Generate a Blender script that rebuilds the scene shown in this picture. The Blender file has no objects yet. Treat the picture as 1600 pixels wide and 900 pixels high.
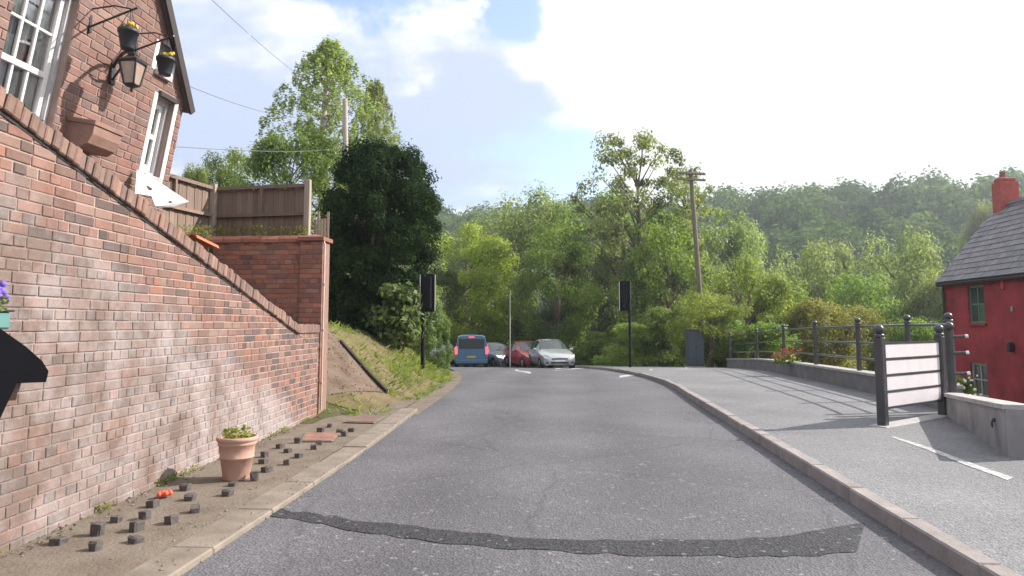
import bpy, bmesh, math, random
import numpy as np
from mathutils import Vector, Matrix
random.seed(7); rng = np.random.default_rng(7)
SC = bpy.context.scene
COL = SC.collection
R = math.radians

# ------------------------------------------------------------------ camera
FPX, HOR, VPX, PITCH = 1100.0, 507.0, 884.0, R(5.0)      # all in pixels of the 1600 px photograph
EYE = Vector((0, 0, 1.4))
CY0 = HOR - FPX * math.tan(PITCH)
YAW = math.atan((VPX - 800) / FPX * math.cos(PITCH))
cam_d = bpy.data.cameras.new('camera'); cam = bpy.data.objects.new('camera', cam_d); COL.objects.link(cam)
cam.location = EYE
cam.rotation_euler = (R(90) + PITCH, 0, YAW)
cam_d.sensor_width = 36; cam_d.lens = 36 * FPX / 1600
cam_d.shift_y = -(450 - CY0) / 1600
cam_d.clip_start = 0.05; cam_d.clip_end = 3000
SC.camera = cam
CROT = cam.rotation_euler.to_matrix()

# ------------------------------------------------------------------ light
SUN_AZ, SUN_EL = R(73), R(34)            # azimuth from +Y (ahead) towards +X (right)
sun_dir = Vector((math.sin(SUN_AZ) * math.cos(SUN_EL), math.cos(SUN_AZ) * math.cos(SUN_EL), math.sin(SUN_EL)))
ld = bpy.data.lights.new('sun', 'SUN'); lo = bpy.data.objects.new('sun', ld); COL.objects.link(lo)
ld.energy = 4.6; ld.angle = R(0.5); ld.color = (1.0, 0.93, 0.84)
lo.rotation_euler = sun_dir.to_track_quat('Z', 'Y').to_euler()
W = bpy.data.worlds.new('World'); SC.world = W; W.use_nodes = True
nt = W.node_tree; nt.nodes.clear()
def N(t, typ, **kw):
    n = t.nodes.new(typ)
    for k, v in kw.items():
        if k.startswith('i_'):
            key = k[2:]
            n.inputs[int(key) if key.isdigit() else key.replace('_', ' ')].default_value = v
        else: setattr(n, k, v)
    return n
def L(t, a, b): t.links.new(a, b)
sky = N(nt, 'ShaderNodeTexSky', sky_type='NISHITA', sun_disc=False, sun_elevation=SUN_EL, sun_rotation=SUN_AZ)
bg1 = N(nt, 'ShaderNodeBackground', i_Strength=0.15); L(nt, sky.outputs[0], bg1.inputs[0])
tc = N(nt, 'ShaderNodeTexCoord')
sep = N(nt, 'ShaderNodeSeparateXYZ'); L(nt, tc.outputs['Generated'], sep.inputs[0])
zz = N(nt, 'ShaderNodeMath', operation='ADD'); L(nt, sep.outputs[2], zz.inputs[0]); zz.inputs[1].default_value = 0.22
zc = N(nt, 'ShaderNodeMath', operation='MAXIMUM'); L(nt, zz.outputs[0], zc.inputs[0]); zc.inputs[1].default_value = 0.12
dv = N(nt, 'ShaderNodeVectorMath', operation='DIVIDE'); L(nt, tc.outputs['Generated'], dv.inputs[0])
cmb = N(nt, 'ShaderNodeCombineXYZ')
for k in range(3): L(nt, zc.outputs[0], cmb.inputs[k])
L(nt, cmb.outputs[0], dv.inputs[1])
mp = N(nt, 'ShaderNodeMapping'); L(nt, dv.outputs[0], mp.inputs[0])
mp.inputs['Location'].default_value = (3.1, 1.35, 0.0); mp.inputs['Rotation'].default_value = (0, 0, 0.5); mp.inputs['Scale'].default_value = (0.8, 1.7, 1)
n1 = N(nt, 'ShaderNodeTexNoise', i_Scale=1.25, i_Detail=9.0, i_Roughness=0.56, i_Distortion=0.25); L(nt, mp.outputs[0], n1.inputs['Vector'])
# clouds thicken toward the sun side of the sky
dt = N(nt, 'ShaderNodeVectorMath', operation='DOT_PRODUCT'); L(nt, tc.outputs['Generated'], dt.inputs[0]); dt.inputs[1].default_value = sun_dir
sm = N(nt, 'ShaderNodeMapRange'); L(nt, dt.outputs['Value'], sm.inputs[0])
sm.inputs[1].default_value = 0.35; sm.inputs[2].default_value = 0.85; sm.inputs[3].default_value = 0.0; sm.inputs[4].default_value = 0.30
cam_m = cam.rotation_euler.to_matrix()
def pdir(px, py): return (cam_m @ Vector(((px - 800) / FPX, -(py - CY0) / FPX, -1.0))).normalized()
def blobs(base, lst):
    """the cloud deck thins (-) or thickens (+) round some directions of the sky; noise keeps the outline ragged"""
    out = base
    nw = N(nt, 'ShaderNodeTexNoise', i_Scale=4.5, i_Detail=7.0, i_Roughness=0.62); L(nt, tc.outputs['Generated'], nw.inputs['Vector'])
    c_ = N(nt, 'ShaderNodeVectorMath', operation='MULTIPLY_ADD'); L(nt, nw.outputs['Color'], c_.inputs[0]); c_.inputs[1].default_value = (0.30, 0.30, 0.30); c_.inputs[2].default_value = (-0.15, -0.15, -0.15)
    w_ = N(nt, 'ShaderNodeVectorMath', operation='ADD'); L(nt, tc.outputs['Generated'], w_.inputs[0]); L(nt, c_.outputs[0], w_.inputs[1])
    for px, py, rad, amp in lst:
        d_ = N(nt, 'ShaderNodeVectorMath', operation='DISTANCE'); L(nt, w_.outputs[0], d_.inputs[0]); d_.inputs[1].default_value = pdir(px, py)
        m_ = N(nt, 'ShaderNodeMapRange', interpolation_type='SMOOTHSTEP'); L(nt, d_.outputs['Value'], m_.inputs[0])
        m_.inputs[1].default_value = 0.0; m_.inputs[2].default_value = rad; m_.inputs[3].default_value = amp; m_.inputs[4].default_value = 0.0
        a_ = N(nt, 'ShaderNodeMath', operation='ADD'); L(nt, out, a_.inputs[0]); L(nt, m_.outputs[0], a_.inputs[1]); out = a_.outputs[0]
    return out
ad = N(nt, 'ShaderNodeMath', operation='ADD'); L(nt, n1.outputs[0], ad.inputs[0]); L(nt, sm.outputs[0], ad.inputs[1])
cov = blobs(ad.outputs[0], [(575, -20, 0.13, -0.40), (768, 15, 0.10, -0.46), (900, 255, 0.14, -0.24), (480, 150, 0.30, 0.12), (700, 180, 0.20, 0.10), (430, 70, 0.20, 0.16), (670, 60, 0.10, 0.20), (1250, 240, 0.5, 0.20), (1180, 175, 0.07, -0.22), (1590, 275, 0.08, -0.34)])
cr = N(nt, 'ShaderNodeMapRange', interpolation_type='SMOOTHSTEP'); L(nt, cov, cr.inputs[0])
cr.inputs[1].default_value = 0.30; cr.inputs[2].default_value = 0.56; cr.inputs[3].default_value = 0.05; cr.inputs[4].default_value = 1.0
n2 = N(nt, 'ShaderNodeTexNoise', i_Scale=2.2, i_Detail=7.0, i_Roughness=0.55); L(nt, mp.outputs[0], n2.inputs['Vector'])
a2 = N(nt, 'ShaderNodeMath', operation='ADD'); L(nt, n2.outputs[0], a2.inputs[0]); L(nt, sm.outputs[0], a2.inputs[1])
shd = blobs(a2.outputs[0], [(360, 210, 0.24, -0.42), (660, 190, 0.22, -0.36), (840, 235, 0.18, -0.34), (640, 290, 0.16, -0.3), (430, 70, 0.20, 0.20), (680, 60, 0.16, 0.25), (900, 80, 0.25, 0.22), (780, 290, 0.07, 0.12), (1250, 200, 0.5, 0.16), (1190, 190, 0.12, -0.30), (1560, 230, 0.14, -0.30), (1420, 120, 0.12, -0.18)])
c2 = N(nt, 'ShaderNodeMapRange', interpolation_type='SMOOTHSTEP'); L(nt, shd, c2.inputs[0])
c2.inputs[1].default_value = 0.30; c2.inputs[2].default_value = 0.56
mx = N(nt, 'ShaderNodeMix', data_type='RGBA'); L(nt, c2.outputs[0], mx.inputs['Factor'])
mx.inputs['A'].default_value = (0.56, 0.65, 0.88, 1); mx.inputs['B'].default_value = (1.0, 1.0, 1.0, 1)
bg2 = N(nt, 'ShaderNodeBackground', i_Strength=0.62); L(nt, mx.outputs['Result'], bg2.inputs[0])
ms = N(nt, 'ShaderNodeMixShader'); L(nt, cr.outputs[0], ms.inputs[0]); L(nt, bg1.outputs[0], ms.inputs[1]); L(nt, bg2.outputs[0], ms.inputs[2])
wo = N(nt, 'ShaderNodeOutputWorld'); L(nt, ms.outputs[0], wo.inputs[0])
SC.view_settings.view_transform = 'Standard'; SC.view_settings.look = 'None'
SC.view_settings.exposure = 0.95; SC.view_settings.gamma = 1; SC.view_settings.use_curve_mapping = False
SC.cycles.max_bounces = 6; SC.cycles.transparent_max_bounces = 12
SC.cycles.use_denoising = True

# ------------------------------------------------------------------ rays through photograph pixels
def ray(px, py):
    d = Vector(((px - 800) / FPX, -(py - CY0) / FPX, -1.0))
    return (CROT @ d).normalized()
def on_plane(px, py, p0, n):
    d = ray(px, py); return EYE + d * ((Vector(p0) - EYE).dot(Vector(n)) / d.dot(Vector(n)))
def at_Y(px, py, Y):
    d = ray(px, py); return EYE + d * (Y / d.y)
def at_X(px, py, X):
    d = ray(px, py); return EYE + d * (X / d.x)
def at_Z(px, py, z):
    d = ray(px, py); return EYE + d * ((z - EYE.z) / d.z)

# ------------------------------------------------------------------ terrain functions
def sstep(a, b, x):
    t = min(1.0, max(0.0, (x - a) / (b - a))); return t * t * (3 - 2 * t)
def interp(tab, y):
    if y <= tab[0][0]: return tab[0][1]
    for (a, va), (b, vb) in zip(tab, tab[1:]):
        if y <= b:
            return va + (vb - va) * (y - a) / (b - a)
    a, va = tab[-2]; b, vb = tab[-1]
    return vb + (vb - va) / (b - a) * (y - b)
def smooth_tab(tab, r=1.5):
    ys = np.arange(tab[0][0], tab[-1][0] + 0.01, 0.5)
    v = np.array([interp(tab, y) for y in ys])
    k = int(r / 0.5)
    vp = np.concatenate([2 * v[0] - v[k:0:-1], v, 2 * v[-1] - v[-2:-k - 2:-1]])
    v2 = np.convolve(vp, np.ones(2 * k + 1) / (2 * k + 1), 'valid')
    return list(zip(ys.tolist(), v2.tolist()))
TZ = smooth_tab([(6, 0.0), (10, -0.003), (14, -0.03), (18, -0.085), (22, -0.175), (26, -0.30), (30, -0.49), (35, -0.745), (41, -1.06), (46, -1.31), (56, -1.75), (76, -2.3), (90, -2.5)], 2.0)
def rz(Y):
    return 0.0 if Y < 7 else interp(TZ, min(Y, 85))
TL = smooth_tab([(-14, -2.15), (4, -2.15), (8, -2.22), (11, -2.4), (14, -2.5), (17, -2.7), (20, -3.0), (24, -3.7), (30, -4.9), (36, -6.2), (42, -8.0), (48, -10.6), (54, -14.5), (60, -19.5), (76, -36)])
TR = smooth_tab([(-14, 2.2), (4, 2.2), (8, 2.25), (14, 2.35), (17, 2.5), (20, 2.4), (23, 2.15), (26.5, 1.75), (31, 1.45), (36, 0.9), (40, -0.5), (45, -2.8), (50, -5.6), (56, -10.0), (62, -14.5), (76, -29)])
TW = smooth_tab([(-14, 4.75), (4, 4.75), (7, 4.78), (10.5, 5.55), (12.5, 5.75), (15, 5.85), (18.4, 6.05), (22, 6.35), (26.6, 6.75), (31, 6.7), (36, 5.2), (40, 3.4), (45, 0.8), (50, -2.3), (56, -7.0), (62, -12.5), (76, -27)], 1.0)
XL = lambda y: interp(TL, y)
XR = lambda y: interp(TR, y)
XW = lambda y: interp(TW, y)
def gz(x, y):
    z = rz(min(y, 75))
    xl, xr, xw = XL(y), XR(y), XW(y)
    t = 0.28 * x + 0.96 * y
    hill = 44 * sstep(110, 280, t) + 14 * sstep(330, 700, t)
    if x < xl:
        d = xl - x
        if y < 9.6:
            return z - 0.06
        b = 0.7 * max(0.0, d - 0.6)
        if b > 1.35: b = 1.35 + (b - 1.35) * 0.30
        b = min(b, 14 + 0.02 * d)
        w = 0.12 + 0.88 * sstep(10.6, 13.5, y)
        bump = 0.05 * math.sin(x * 2.1 + y * 0.9) * sstep(0.6, 1.4, d) if y > 10.5 else 0
        return z - 0.02 + b * w + bump + hill * sstep(60, 120, y)
    if x <= xw + 0.25:
        return z - 0.06
    e = x - xw - 0.25
    drop = -2.6 * sstep(0, 2.5, e) - 7.5 * sstep(3, 40, e)
    return z - 0.06 + drop + hill
def ground(px, py, extra=0.0):
    d = ray(px, py); t = 1.0; prev = t
    while t < 900:
        p = EYE + d * t
        if p.z < gz(p.x, p.y) + extra:
            a, b = prev, t
            for _ in range(20):
                m = (a + b) / 2; q = EYE + d * m
                if q.z < gz(q.x, q.y) + extra: b = m
                else: a = m
            return EYE + d * b
        prev = t; t += 0.05 + t * 0.01
    return EYE + d * 900
def on_road(px, py, off=0.0):
    d = ray(px, py); t = 2.0
    while t < 120:
        p = EYE + d * t
        if p.z < rz(p.y) + off: return p
        t += 0.01
    return p

# ------------------------------------------------------------------ materials
def new_mat(name):
    m = bpy.data.materials.new(name); m.use_nodes = True
    t = m.node_tree; b = t.nodes['Principled BSDF']
    return m, t, b
def plain(name, col, rough=0.6, metal=0.0, var=0.12, scale=6.0, bump=0.0, bscale=40.0, emit=None, est=1.0, trans=0.0, coat=0.0, spec=0.5):
    m, t, b = new_mat(name)
    geo = N(t, 'ShaderNodeNewGeometry')
    n = N(t, 'ShaderNodeTexNoise', i_Scale=scale, i_Detail=5.0); L(t, geo.outputs['Position'], n.inputs['Vector'])
    mr = N(t, 'ShaderNodeMapRange'); L(t, n.outputs[0], mr.inputs[0]); mr.inputs[1].default_value = 0.25; mr.inputs[2].default_value = 0.75
    mr.inputs[3].default_value = 1 - var; mr.inputs[4].default_value = 1 + var
    mm = N(t, 'ShaderNodeVectorMath', operation='SCALE'); mm.inputs[0].default_value = col[:3]; L(t, mr.outputs[0], mm.inputs['Scale'])
    L(t, mm.outputs[0], b.inputs['Base Color'])
    b.inputs['Roughness'].default_value = rough; b.inputs['Metallic'].default_value = metal
    b.inputs['Specular IOR Level'].default_value = spec
    if trans: b.inputs['Transmission Weight'].default_value = trans
    if coat: b.inputs['Coat Weight'].default_value = coat; b.inputs['Coat Roughness'].default_value = 0.08
    if bump:
        n3 = N(t, 'ShaderNodeTexNoise', i_Scale=bscale, i_Detail=4.0); L(t, geo.outputs['Position'], n3.inputs['Vector'])
        bp = N(t, 'ShaderNodeBump', i_Strength=bump, i_Distance=0.01); L(t, n3.outputs[0], bp.inputs['Height']); L(t, bp.outputs[0], b.inputs['Normal'])
    if emit:
        b.inputs['Emission Color'].default_value = (*emit, 1); b.inputs['Emission Strength'].default_value = est
    return m
def brick_mat(name, col, bloom=False, rough=0.9):
    """fired clay of one tone; the garden wall also carries pale lime bloom on its lower part"""
    m, t, b = new_mat(name)
    geo = N(t, 'ShaderNodeNewGeometry'); oi = N(t, 'ShaderNodeObjectInfo')
    n = N(t, 'ShaderNodeTexNoise', i_Scale=9.0, i_Detail=6.0, i_Roughness=0.65); L(t, geo.outputs['Position'], n.inputs['Vector'])
    s = N(t, 'ShaderNodeMath', operation='MULTIPLY_ADD'); L(t, oi.outputs['Random'], s.inputs[0]); s.inputs[1].default_value = 0.45; L(t, n.outputs[0], s.inputs[2])
    mr = N(t, 'ShaderNodeMapRange'); L(t, s.outputs[0], mr.inputs[0]); mr.inputs[1].default_value = 0.35; mr.inputs[2].default_value = 1.1
    mr.inputs[3].default_value = 0.72; mr.inputs[4].default_value = 1.28
    mm = N(t, 'ShaderNodeVectorMath', operation='SCALE'); mm.inputs[0].default_value = col; L(t, mr.outputs[0], mm.inputs['Scale'])
    out = mm.outputs[0]
    if bloom: out = bloom_nodes(t, geo, out)
    L(t, out, b.inputs['Base Color']); b.inputs['Roughness'].default_value = rough; b.inputs['Specular IOR Level'].default_value = 0.2
    nb = N(t, 'ShaderNodeTexNoise', i_Scale=55.0, i_Detail=5.0); L(t, geo.outputs['Position'], nb.inputs['Vector'])
    bp = N(t, 'ShaderNodeBump', i_Strength=0.55, i_Distance=0.006); L(t, nb.outputs[0], bp.inputs['Height']); L(t, bp.outputs[0], b.inputs['Normal'])
    return m
def bloom_nodes(t, geo, base, col=(0.285, 0.255, 0.255), k=0.85):
    sp = N(t, 'ShaderNodeSeparateXYZ'); L(t, geo.outputs['Position'], sp.inputs[0])
    a = N(t, 'ShaderNodeMath', operation='MULTIPLY_ADD'); L(t, sp.outputs[1], a.inputs[0]); a.inputs[1].default_value = 0.36; L(t, sp.outputs[2], a.inputs[2])
    n = N(t, 'ShaderNodeTexNoise', i_Scale=1.6, i_Detail=7.0, i_Roughness=0.6); L(t, geo.outputs['Position'], n.inputs['Vector'])
    f = N(t, 'ShaderNodeMath', operation='MULTIPLY_ADD'); L(t, n.outputs[0], f.inputs[0]); f.inputs[1].default_value = -1.5; L(t, a.outputs[0], f.inputs[2])
    r1 = N(t, 'ShaderNodeMapRange', interpolation_type='SMOOTHSTEP'); L(t, f.outputs[0], r1.inputs[0])
    r1.inputs[1].default_value = 2.55; r1.inputs[2].default_value = 3.15; r1.inputs[3].default_value = k; r1.inputs[4].default_value = 0.10
    n2 = N(t, 'ShaderNodeTexNoise', i_Scale=14.0, i_Detail=5.0, i_Roughness=0.7); L(t, geo.outputs['Position'], n2.inputs['Vector'])
    r2 = N(t, 'ShaderNodeMapRange'); L(t, n2.outputs[0], r2.inputs[0]); r2.inputs[1].default_value = 0.28; r2.inputs[2].default_value = 0.55; r2.inputs[3].default_value = 0.45; r2.inputs[4].default_value = 1.0
    mu = N(t, 'ShaderNodeMath', operation='MULTIPLY'); L(t, r1.outputs[0], mu.inputs[0]); L(t, r2.outputs[0], mu.inputs[1])
    n3 = N(t, 'ShaderNodeTexNoise', i_Scale=2.4, i_Detail=8.0, i_Roughness=0.68); L(t, geo.outputs['Position'], n3.inputs['Vector'])
    n3r = N(t, 'ShaderNodeMapRange'); L(t, n3.outputs[0], n3r.inputs[0]); n3r.inputs[1].default_value = 0.36; n3r.inputs[2].default_value = 0.62
    yr_ = N(t, 'ShaderNodeMapRange'); L(t, sp.outputs[1], yr_.inputs[0]); yr_.inputs[1].default_value = 4.2; yr_.inputs[2].default_value = 8.5; yr_.inputs[3].default_value = -0.35; yr_.inputs[4].default_value = 0.45
    ca_ = N(t, 'ShaderNodeMath', operation='ADD', use_clamp=True); L(t, n3r.outputs[0], ca_.inputs[0]); L(t, yr_.outputs[0], ca_.inputs[1])
    cm = N(t, 'ShaderNodeMix', data_type='RGBA'); L(t, ca_.outputs[0], cm.inputs['Factor'])
    cm.inputs['A'].default_value = (0.150, 0.118, 0.104, 1); cm.inputs['B'].default_value = (*[c * 1.18 for c in col], 1)
    mx = N(t, 'ShaderNodeMix', data_type='RGBA'); L(t, mu.outputs[0], mx.inputs['Factor']); L(t, base, mx.inputs['A']); L(t, cm.outputs['Result'], mx.inputs['B'])
    return mx.outputs['Result']
def mortar_mat(name, col, bloom=False):
    m, t, b = new_mat(name)
    geo = N(t, 'ShaderNodeNewGeometry')
    n = N(t, 'ShaderNodeTexNoise', i_Scale=12.0, i_Detail=6.0); L(t, geo.outputs['Position'], n.inputs['Vector'])
    mr = N(t, 'ShaderNodeMapRange'); L(t, n.outputs[0], mr.inputs[0]); mr.inputs[3].default_value = 0.72; mr.inputs[4].default_value = 1.22
    mm = N(t, 'ShaderNodeVectorMath', operation='SCALE'); mm.inputs[0].default_value = col; L(t, mr.outputs[0], mm.inputs['Scale'])
    out = mm.outputs[0]
    if bloom: out = bloom_nodes(t, geo, out, (0.34, 0.305, 0.30), 0.85)
    L(t, out, b.inputs['Base Color']); b.inputs['Roughness'].default_value = 0.95; b.inputs['Specular IOR Level'].default_value = 0.1
    nb = N(t, 'ShaderNodeTexNoise', i_Scale=70.0, i_Detail=4.0); L(t, geo.outputs['Position'], nb.inputs['Vector'])
    bp = N(t, 'ShaderNodeBump', i_Strength=0.6, i_Distance=0.008); L(t, nb.outputs[0], bp.inputs['Height']); L(t, bp.outputs[0], b.inputs['Normal'])
    return m
def asphalt_mat(name, base, speck=0.5, wear=False, rough=0.8):
    m, t, b = new_mat(name)
    geo = N(t, 'ShaderNodeNewGeometry')
    n = N(t, 'ShaderNodeTexNoise', i_Scale=0.55, i_Detail=7.0, i_Roughness=0.6); L(t, geo.outputs['Position'], n.inputs['Vector'])
    v = N(t, 'ShaderNodeTexVoronoi', i_Scale=60.0); L(t, geo.outputs['Position'], v.inputs['Vector'])
    sp = N(t, 'ShaderNodeMapRange'); L(t, v.outputs['Color'], sp.inputs[0]); sp.inputs[1].default_value = 0.0; sp.inputs[2].default_value = 1.0
    sp.inputs[3].default_value = 1 - speck; sp.inputs[4].default_value = 1 + speck
    st = N(t, 'ShaderNodeMapRange'); L(t, n.outputs[0], st.inputs[0]); st.inputs[1].default_value = 0.3; st.inputs[2].default_value = 0.7; st.inputs[3].default_value = 0.80; st.inputs[4].default_value = 1.22
    mu = N(t, 'ShaderNodeMath', operation='MULTIPLY'); L(t, sp.outputs[0], mu.inputs[0]); L(t, st.outputs[0], mu.inputs[1])
    # white chippings
    v2 = N(t, 'ShaderNodeTexVoronoi', i_Scale=38.0); L(t, geo.outputs['Position'], v2.inputs['Vector'])
    sr = N(t, 'ShaderNodeSeparateColor'); L(t, v2.outputs['Color'], sr.inputs[0])
    w = N(t, 'ShaderNodeMapRange'); L(t, sr.outputs[0], w.inputs[0]); w.inputs[1].default_value = 0.975; w.inputs[2].default_value = 0.99; w.inputs[3].default_value = 0; w.inputs[4].default_value = 0.35
    if wear:
        spx = N(t, 'ShaderNodeSeparateXYZ'); L(t, geo.outputs['Position'], spx.inputs[0])
        nx_ = N(t, 'ShaderNodeTexNoise', i_Scale=0.25, i_Detail=3.0); L(t, geo.outputs['Position'], nx_.inputs['Vector'])
        ax_ = N(t, 'ShaderNodeMath', operation='MULTIPLY_ADD'); L(t, nx_.outputs[0], ax_.inputs[0]); ax_.inputs[1].default_value = 1.2; L(t, spx.outputs[0], ax_.inputs[2])
        sn_ = N(t, 'ShaderNodeMath', operation='SINE'); fr_ = N(t, 'ShaderNodeMath', operation='MULTIPLY'); L(t, ax_.outputs[0], fr_.inputs[0]); fr_.inputs[1].default_value = 3.6; L(t, fr_.outputs[0], sn_.inputs[0])
        wr = N(t, 'ShaderNodeMapRange'); L(t, sn_.outputs[0], wr.inputs[0]); wr.inputs[1].default_value = -1; wr.inputs[2].default_value = 1; wr.inputs[3].default_value = 0.90; wr.inputs[4].default_value = 1.10
        dn = N(t, 'ShaderNodeTexNoise', i_Scale=1.3, i_Detail=4.0); L(t, geo.outputs['Position'], dn.inputs['Vector'])
        dm = N(t, 'ShaderNodeMix', data_type='VECTOR'); dm.inputs['Factor'].default_value = 0.25; L(t, geo.outputs['Position'], dm.inputs['A']); L(t, dn.outputs['Color'], dm.inputs['B'])
        vc = N(t, 'ShaderNodeTexVoronoi', feature='DISTANCE_TO_EDGE', i_Scale=0.55); L(t, dm.outputs['Result'], vc.inputs['Vector'])
        cn = N(t, 'ShaderNodeMapRange'); L(t, vc.outputs['Distance'], cn.inputs[0]); cn.inputs[1].default_value = 0.003; cn.inputs[2].default_value = 0.012; cn.inputs[3].default_value = 0.84; cn.inputs[4].default_value = 1.0
        m1 = N(t, 'ShaderNodeMath', operation='MULTIPLY'); L(t, wr.outputs[0], m1.inputs[0]); L(t, cn.outputs[0], m1.inputs[1])
        m2 = N(t, 'ShaderNodeMath', operation='MULTIPLY'); L(t, m1.outputs[0], m2.inputs[0]); L(t, mu.outputs[0], m2.inputs[1]); mu = m2
    mm = N(t, 'ShaderNodeVectorMath', operation='SCALE'); mm.inputs[0].default_value = base; L(t, mu.outputs[0], mm.inputs['Scale'])
    mx = N(t, 'ShaderNodeMix', data_type='RGBA'); L(t, w.outputs[0], mx.inputs['Factor']); L(t, mm.outputs[0], mx.inputs['A']); mx.inputs['B'].default_value = (0.36, 0.35, 0.35, 1)
    L(t, mx.outputs['Result'], b.inputs['Base Color']); b.inputs['Roughness'].default_value = rough; b.inputs['Specular IOR Level'].default_value = 0.35
    bp = N(t, 'ShaderNodeBump', i_Strength=0.7, i_Distance=0.008); L(t, v.outputs['Distance'], bp.inputs['Height']); L(t, bp.outputs[0], b.inputs['Normal'])
    return m
def leaf_mat(name, dark, light, trans=0.35, spec=0.3):
    m, t, b = new_mat(name)
    geo = N(t, 'ShaderNodeNewGeometry'); oi = N(t, 'ShaderNodeObjectInfo')
    at = N(t, 'ShaderNodeAttribute', attribute_name='tint')
    n = N(t, 'ShaderNodeTexNoise', i_Scale=0.6, i_Detail=3.0); L(t, geo.outputs['Position'], n.inputs['Vector'])
    s = N(t, 'ShaderNodeMath', operation='MULTIPLY_ADD'); L(t, at.outputs['Fac'], s.inputs[0]); s.inputs[1].default_value = 0.75; 
    s2 = N(t, 'ShaderNodeMath', operation='MULTIPLY_ADD'); L(t, n.outputs[0], s2.inputs[0]); s2.inputs[1].default_value = 0.8; s2.inputs[2].default_value = -0.28
    L(t, s2.outputs[0], s.inputs[2])
    mx = N(t, 'ShaderNodeMix', data_type='RGBA', clamp_factor=True); L(t, s.outputs[0], mx.inputs['Factor'])
    mx.inputs['A'].default_value = (*dark, 1); mx.inputs['B'].default_value = (*light, 1)
    hs = N(t, 'ShaderNodeHueSaturation'); L(t, mx.outputs['Result'], hs.inputs['Color'])
    hr = N(t, 'ShaderNodeMapRange'); L(t, oi.outputs['Random'], hr.inputs[0]); hr.inputs[3].default_value = 0.485; hr.inputs[4].default_value = 0.515; L(t, hr.outputs[0], hs.inputs['Hue'])
    hv = N(t, 'ShaderNodeMapRange'); L(t, oi.outputs['Random'], hv.inputs[0]); hv.inputs[3].default_value = 0.85; hv.inputs[4].default_value = 1.15; L(t, hv.outputs[0], hs.inputs['Value'])
    L(t, hs.outputs[0], b.inputs['Base Color']); b.inputs['Roughness'].default_value = 0.55 if spec > 0.2 else 0.85; b.inputs['Specular IOR Level'].default_value = spec
    tr = N(t, 'ShaderNodeBsdfTranslucent'); 
    wm = N(t, 'ShaderNodeMix', data_type='RGBA', blend_type='MULTIPLY'); wm.inputs['Factor'].default_value = 1.0
    L(t, hs.outputs[0], wm.inputs['A']); wm.inputs['B'].default_value = (2.1, 2.2, 1.0, 1); L(t, wm.outputs['Result'], tr.inputs[0])
    sh = N(t, 'ShaderNodeMixShader'); sh.inputs[0].default_value = trans
    out = t.nodes['Material Output']
    L(t, b.outputs[0], sh.inputs[1]); L(t, tr.outputs[0], sh.inputs[2]); L(t, sh.outputs[0], out.inputs[0])
    return m
def ground_mat(name, cols, scale=1.2, bump=0.5):
    m, t, b = new_mat(name)
    geo = N(t, 'ShaderNodeNewGeometry')
    n = N(t, 'ShaderNodeTexNoise', i_Scale=scale, i_Detail=9.0, i_Roughness=0.7); L(t, geo.outputs['Position'], n.inputs['Vector'])
    r = N(t, 'ShaderNodeValToRGB'); L(t, n.outputs[0], r.inputs[0])
    e = r.color_ramp.elements
    e[0].position = 0.3; e[0].color = (*cols[0], 1); e[1].position = 0.7; e[1].color = (*cols[-1], 1)
    for i, c in enumerate(cols[1:-1]):
        x = e.new(0.3 + 0.4 * (i + 1) / (len(cols) - 1)); x.color = (*c, 1)
    L(t, r.outputs[0], b.inputs['Base Color']); b.inputs['Roughness'].default_value = 0.95; b.inputs['Specular IOR Level'].default_value = 0.15
    n3 = N(t, 'ShaderNodeTexNoise', i_Scale=45.0, i_Detail=5.0); L(t, geo.outputs['Position'], n3.inputs['Vector'])
    bp = N(t, 'ShaderNodeBump', i_Strength=bump, i_Distance=0.02); L(t, n3.outputs[0], bp.inputs['Height']); L(t, bp.outputs[0], b.inputs['Normal'])
    return m
def wood_mat(name, col, axis=2, rough=0.85):
    m, t, b = new_mat(name)
    tcn = N(t, 'ShaderNodeTexCoord'); oi = N(t, 'ShaderNodeObjectInfo')
    mpn = N(t, 'ShaderNodeMapping'); L(t, tcn.outputs['Object'], mpn.inputs[0])
    sc = [30, 30, 30]; sc[axis] = 1.5; mpn.inputs['Scale'].default_value = sc
    n = N(t, 'ShaderNodeTexNoise', i_Scale=1.0, i_Detail=6.0); L(t, mpn.outputs[0], n.inputs['Vector'])
    s = N(t, 'ShaderNodeMath', operation='MULTIPLY_ADD'); L(t, oi.outputs['Random'], s.inputs[0]); s.inputs[1].default_value = 0.4; L(t, n.outputs[0], s.inputs[2])
    mr = N(t, 'ShaderNodeMapRange'); L(t, s.outputs[0], mr.inputs[0]); mr.inputs[1].default_value = 0.3; mr.inputs[2].default_value = 1.1; mr.inputs[3].default_value = 0.6; mr.inputs[4].default_value = 1.35
    mm = N(t, 'ShaderNodeVectorMath', operation='SCALE'); mm.inputs[0].default_value = col; L(t, mr.outputs[0], mm.inputs['Scale'])
    L(t, mm.outputs[0], b.inputs['Base Color']); b.inputs['Roughness'].default_value = rough
    bp = N(t, 'ShaderNodeBump', i_Strength=0.4, i_Distance=0.004); L(t, n.outputs[0], bp.inputs['Height']); L(t, bp.outputs[0], b.inputs['Normal'])
    return m

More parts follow.
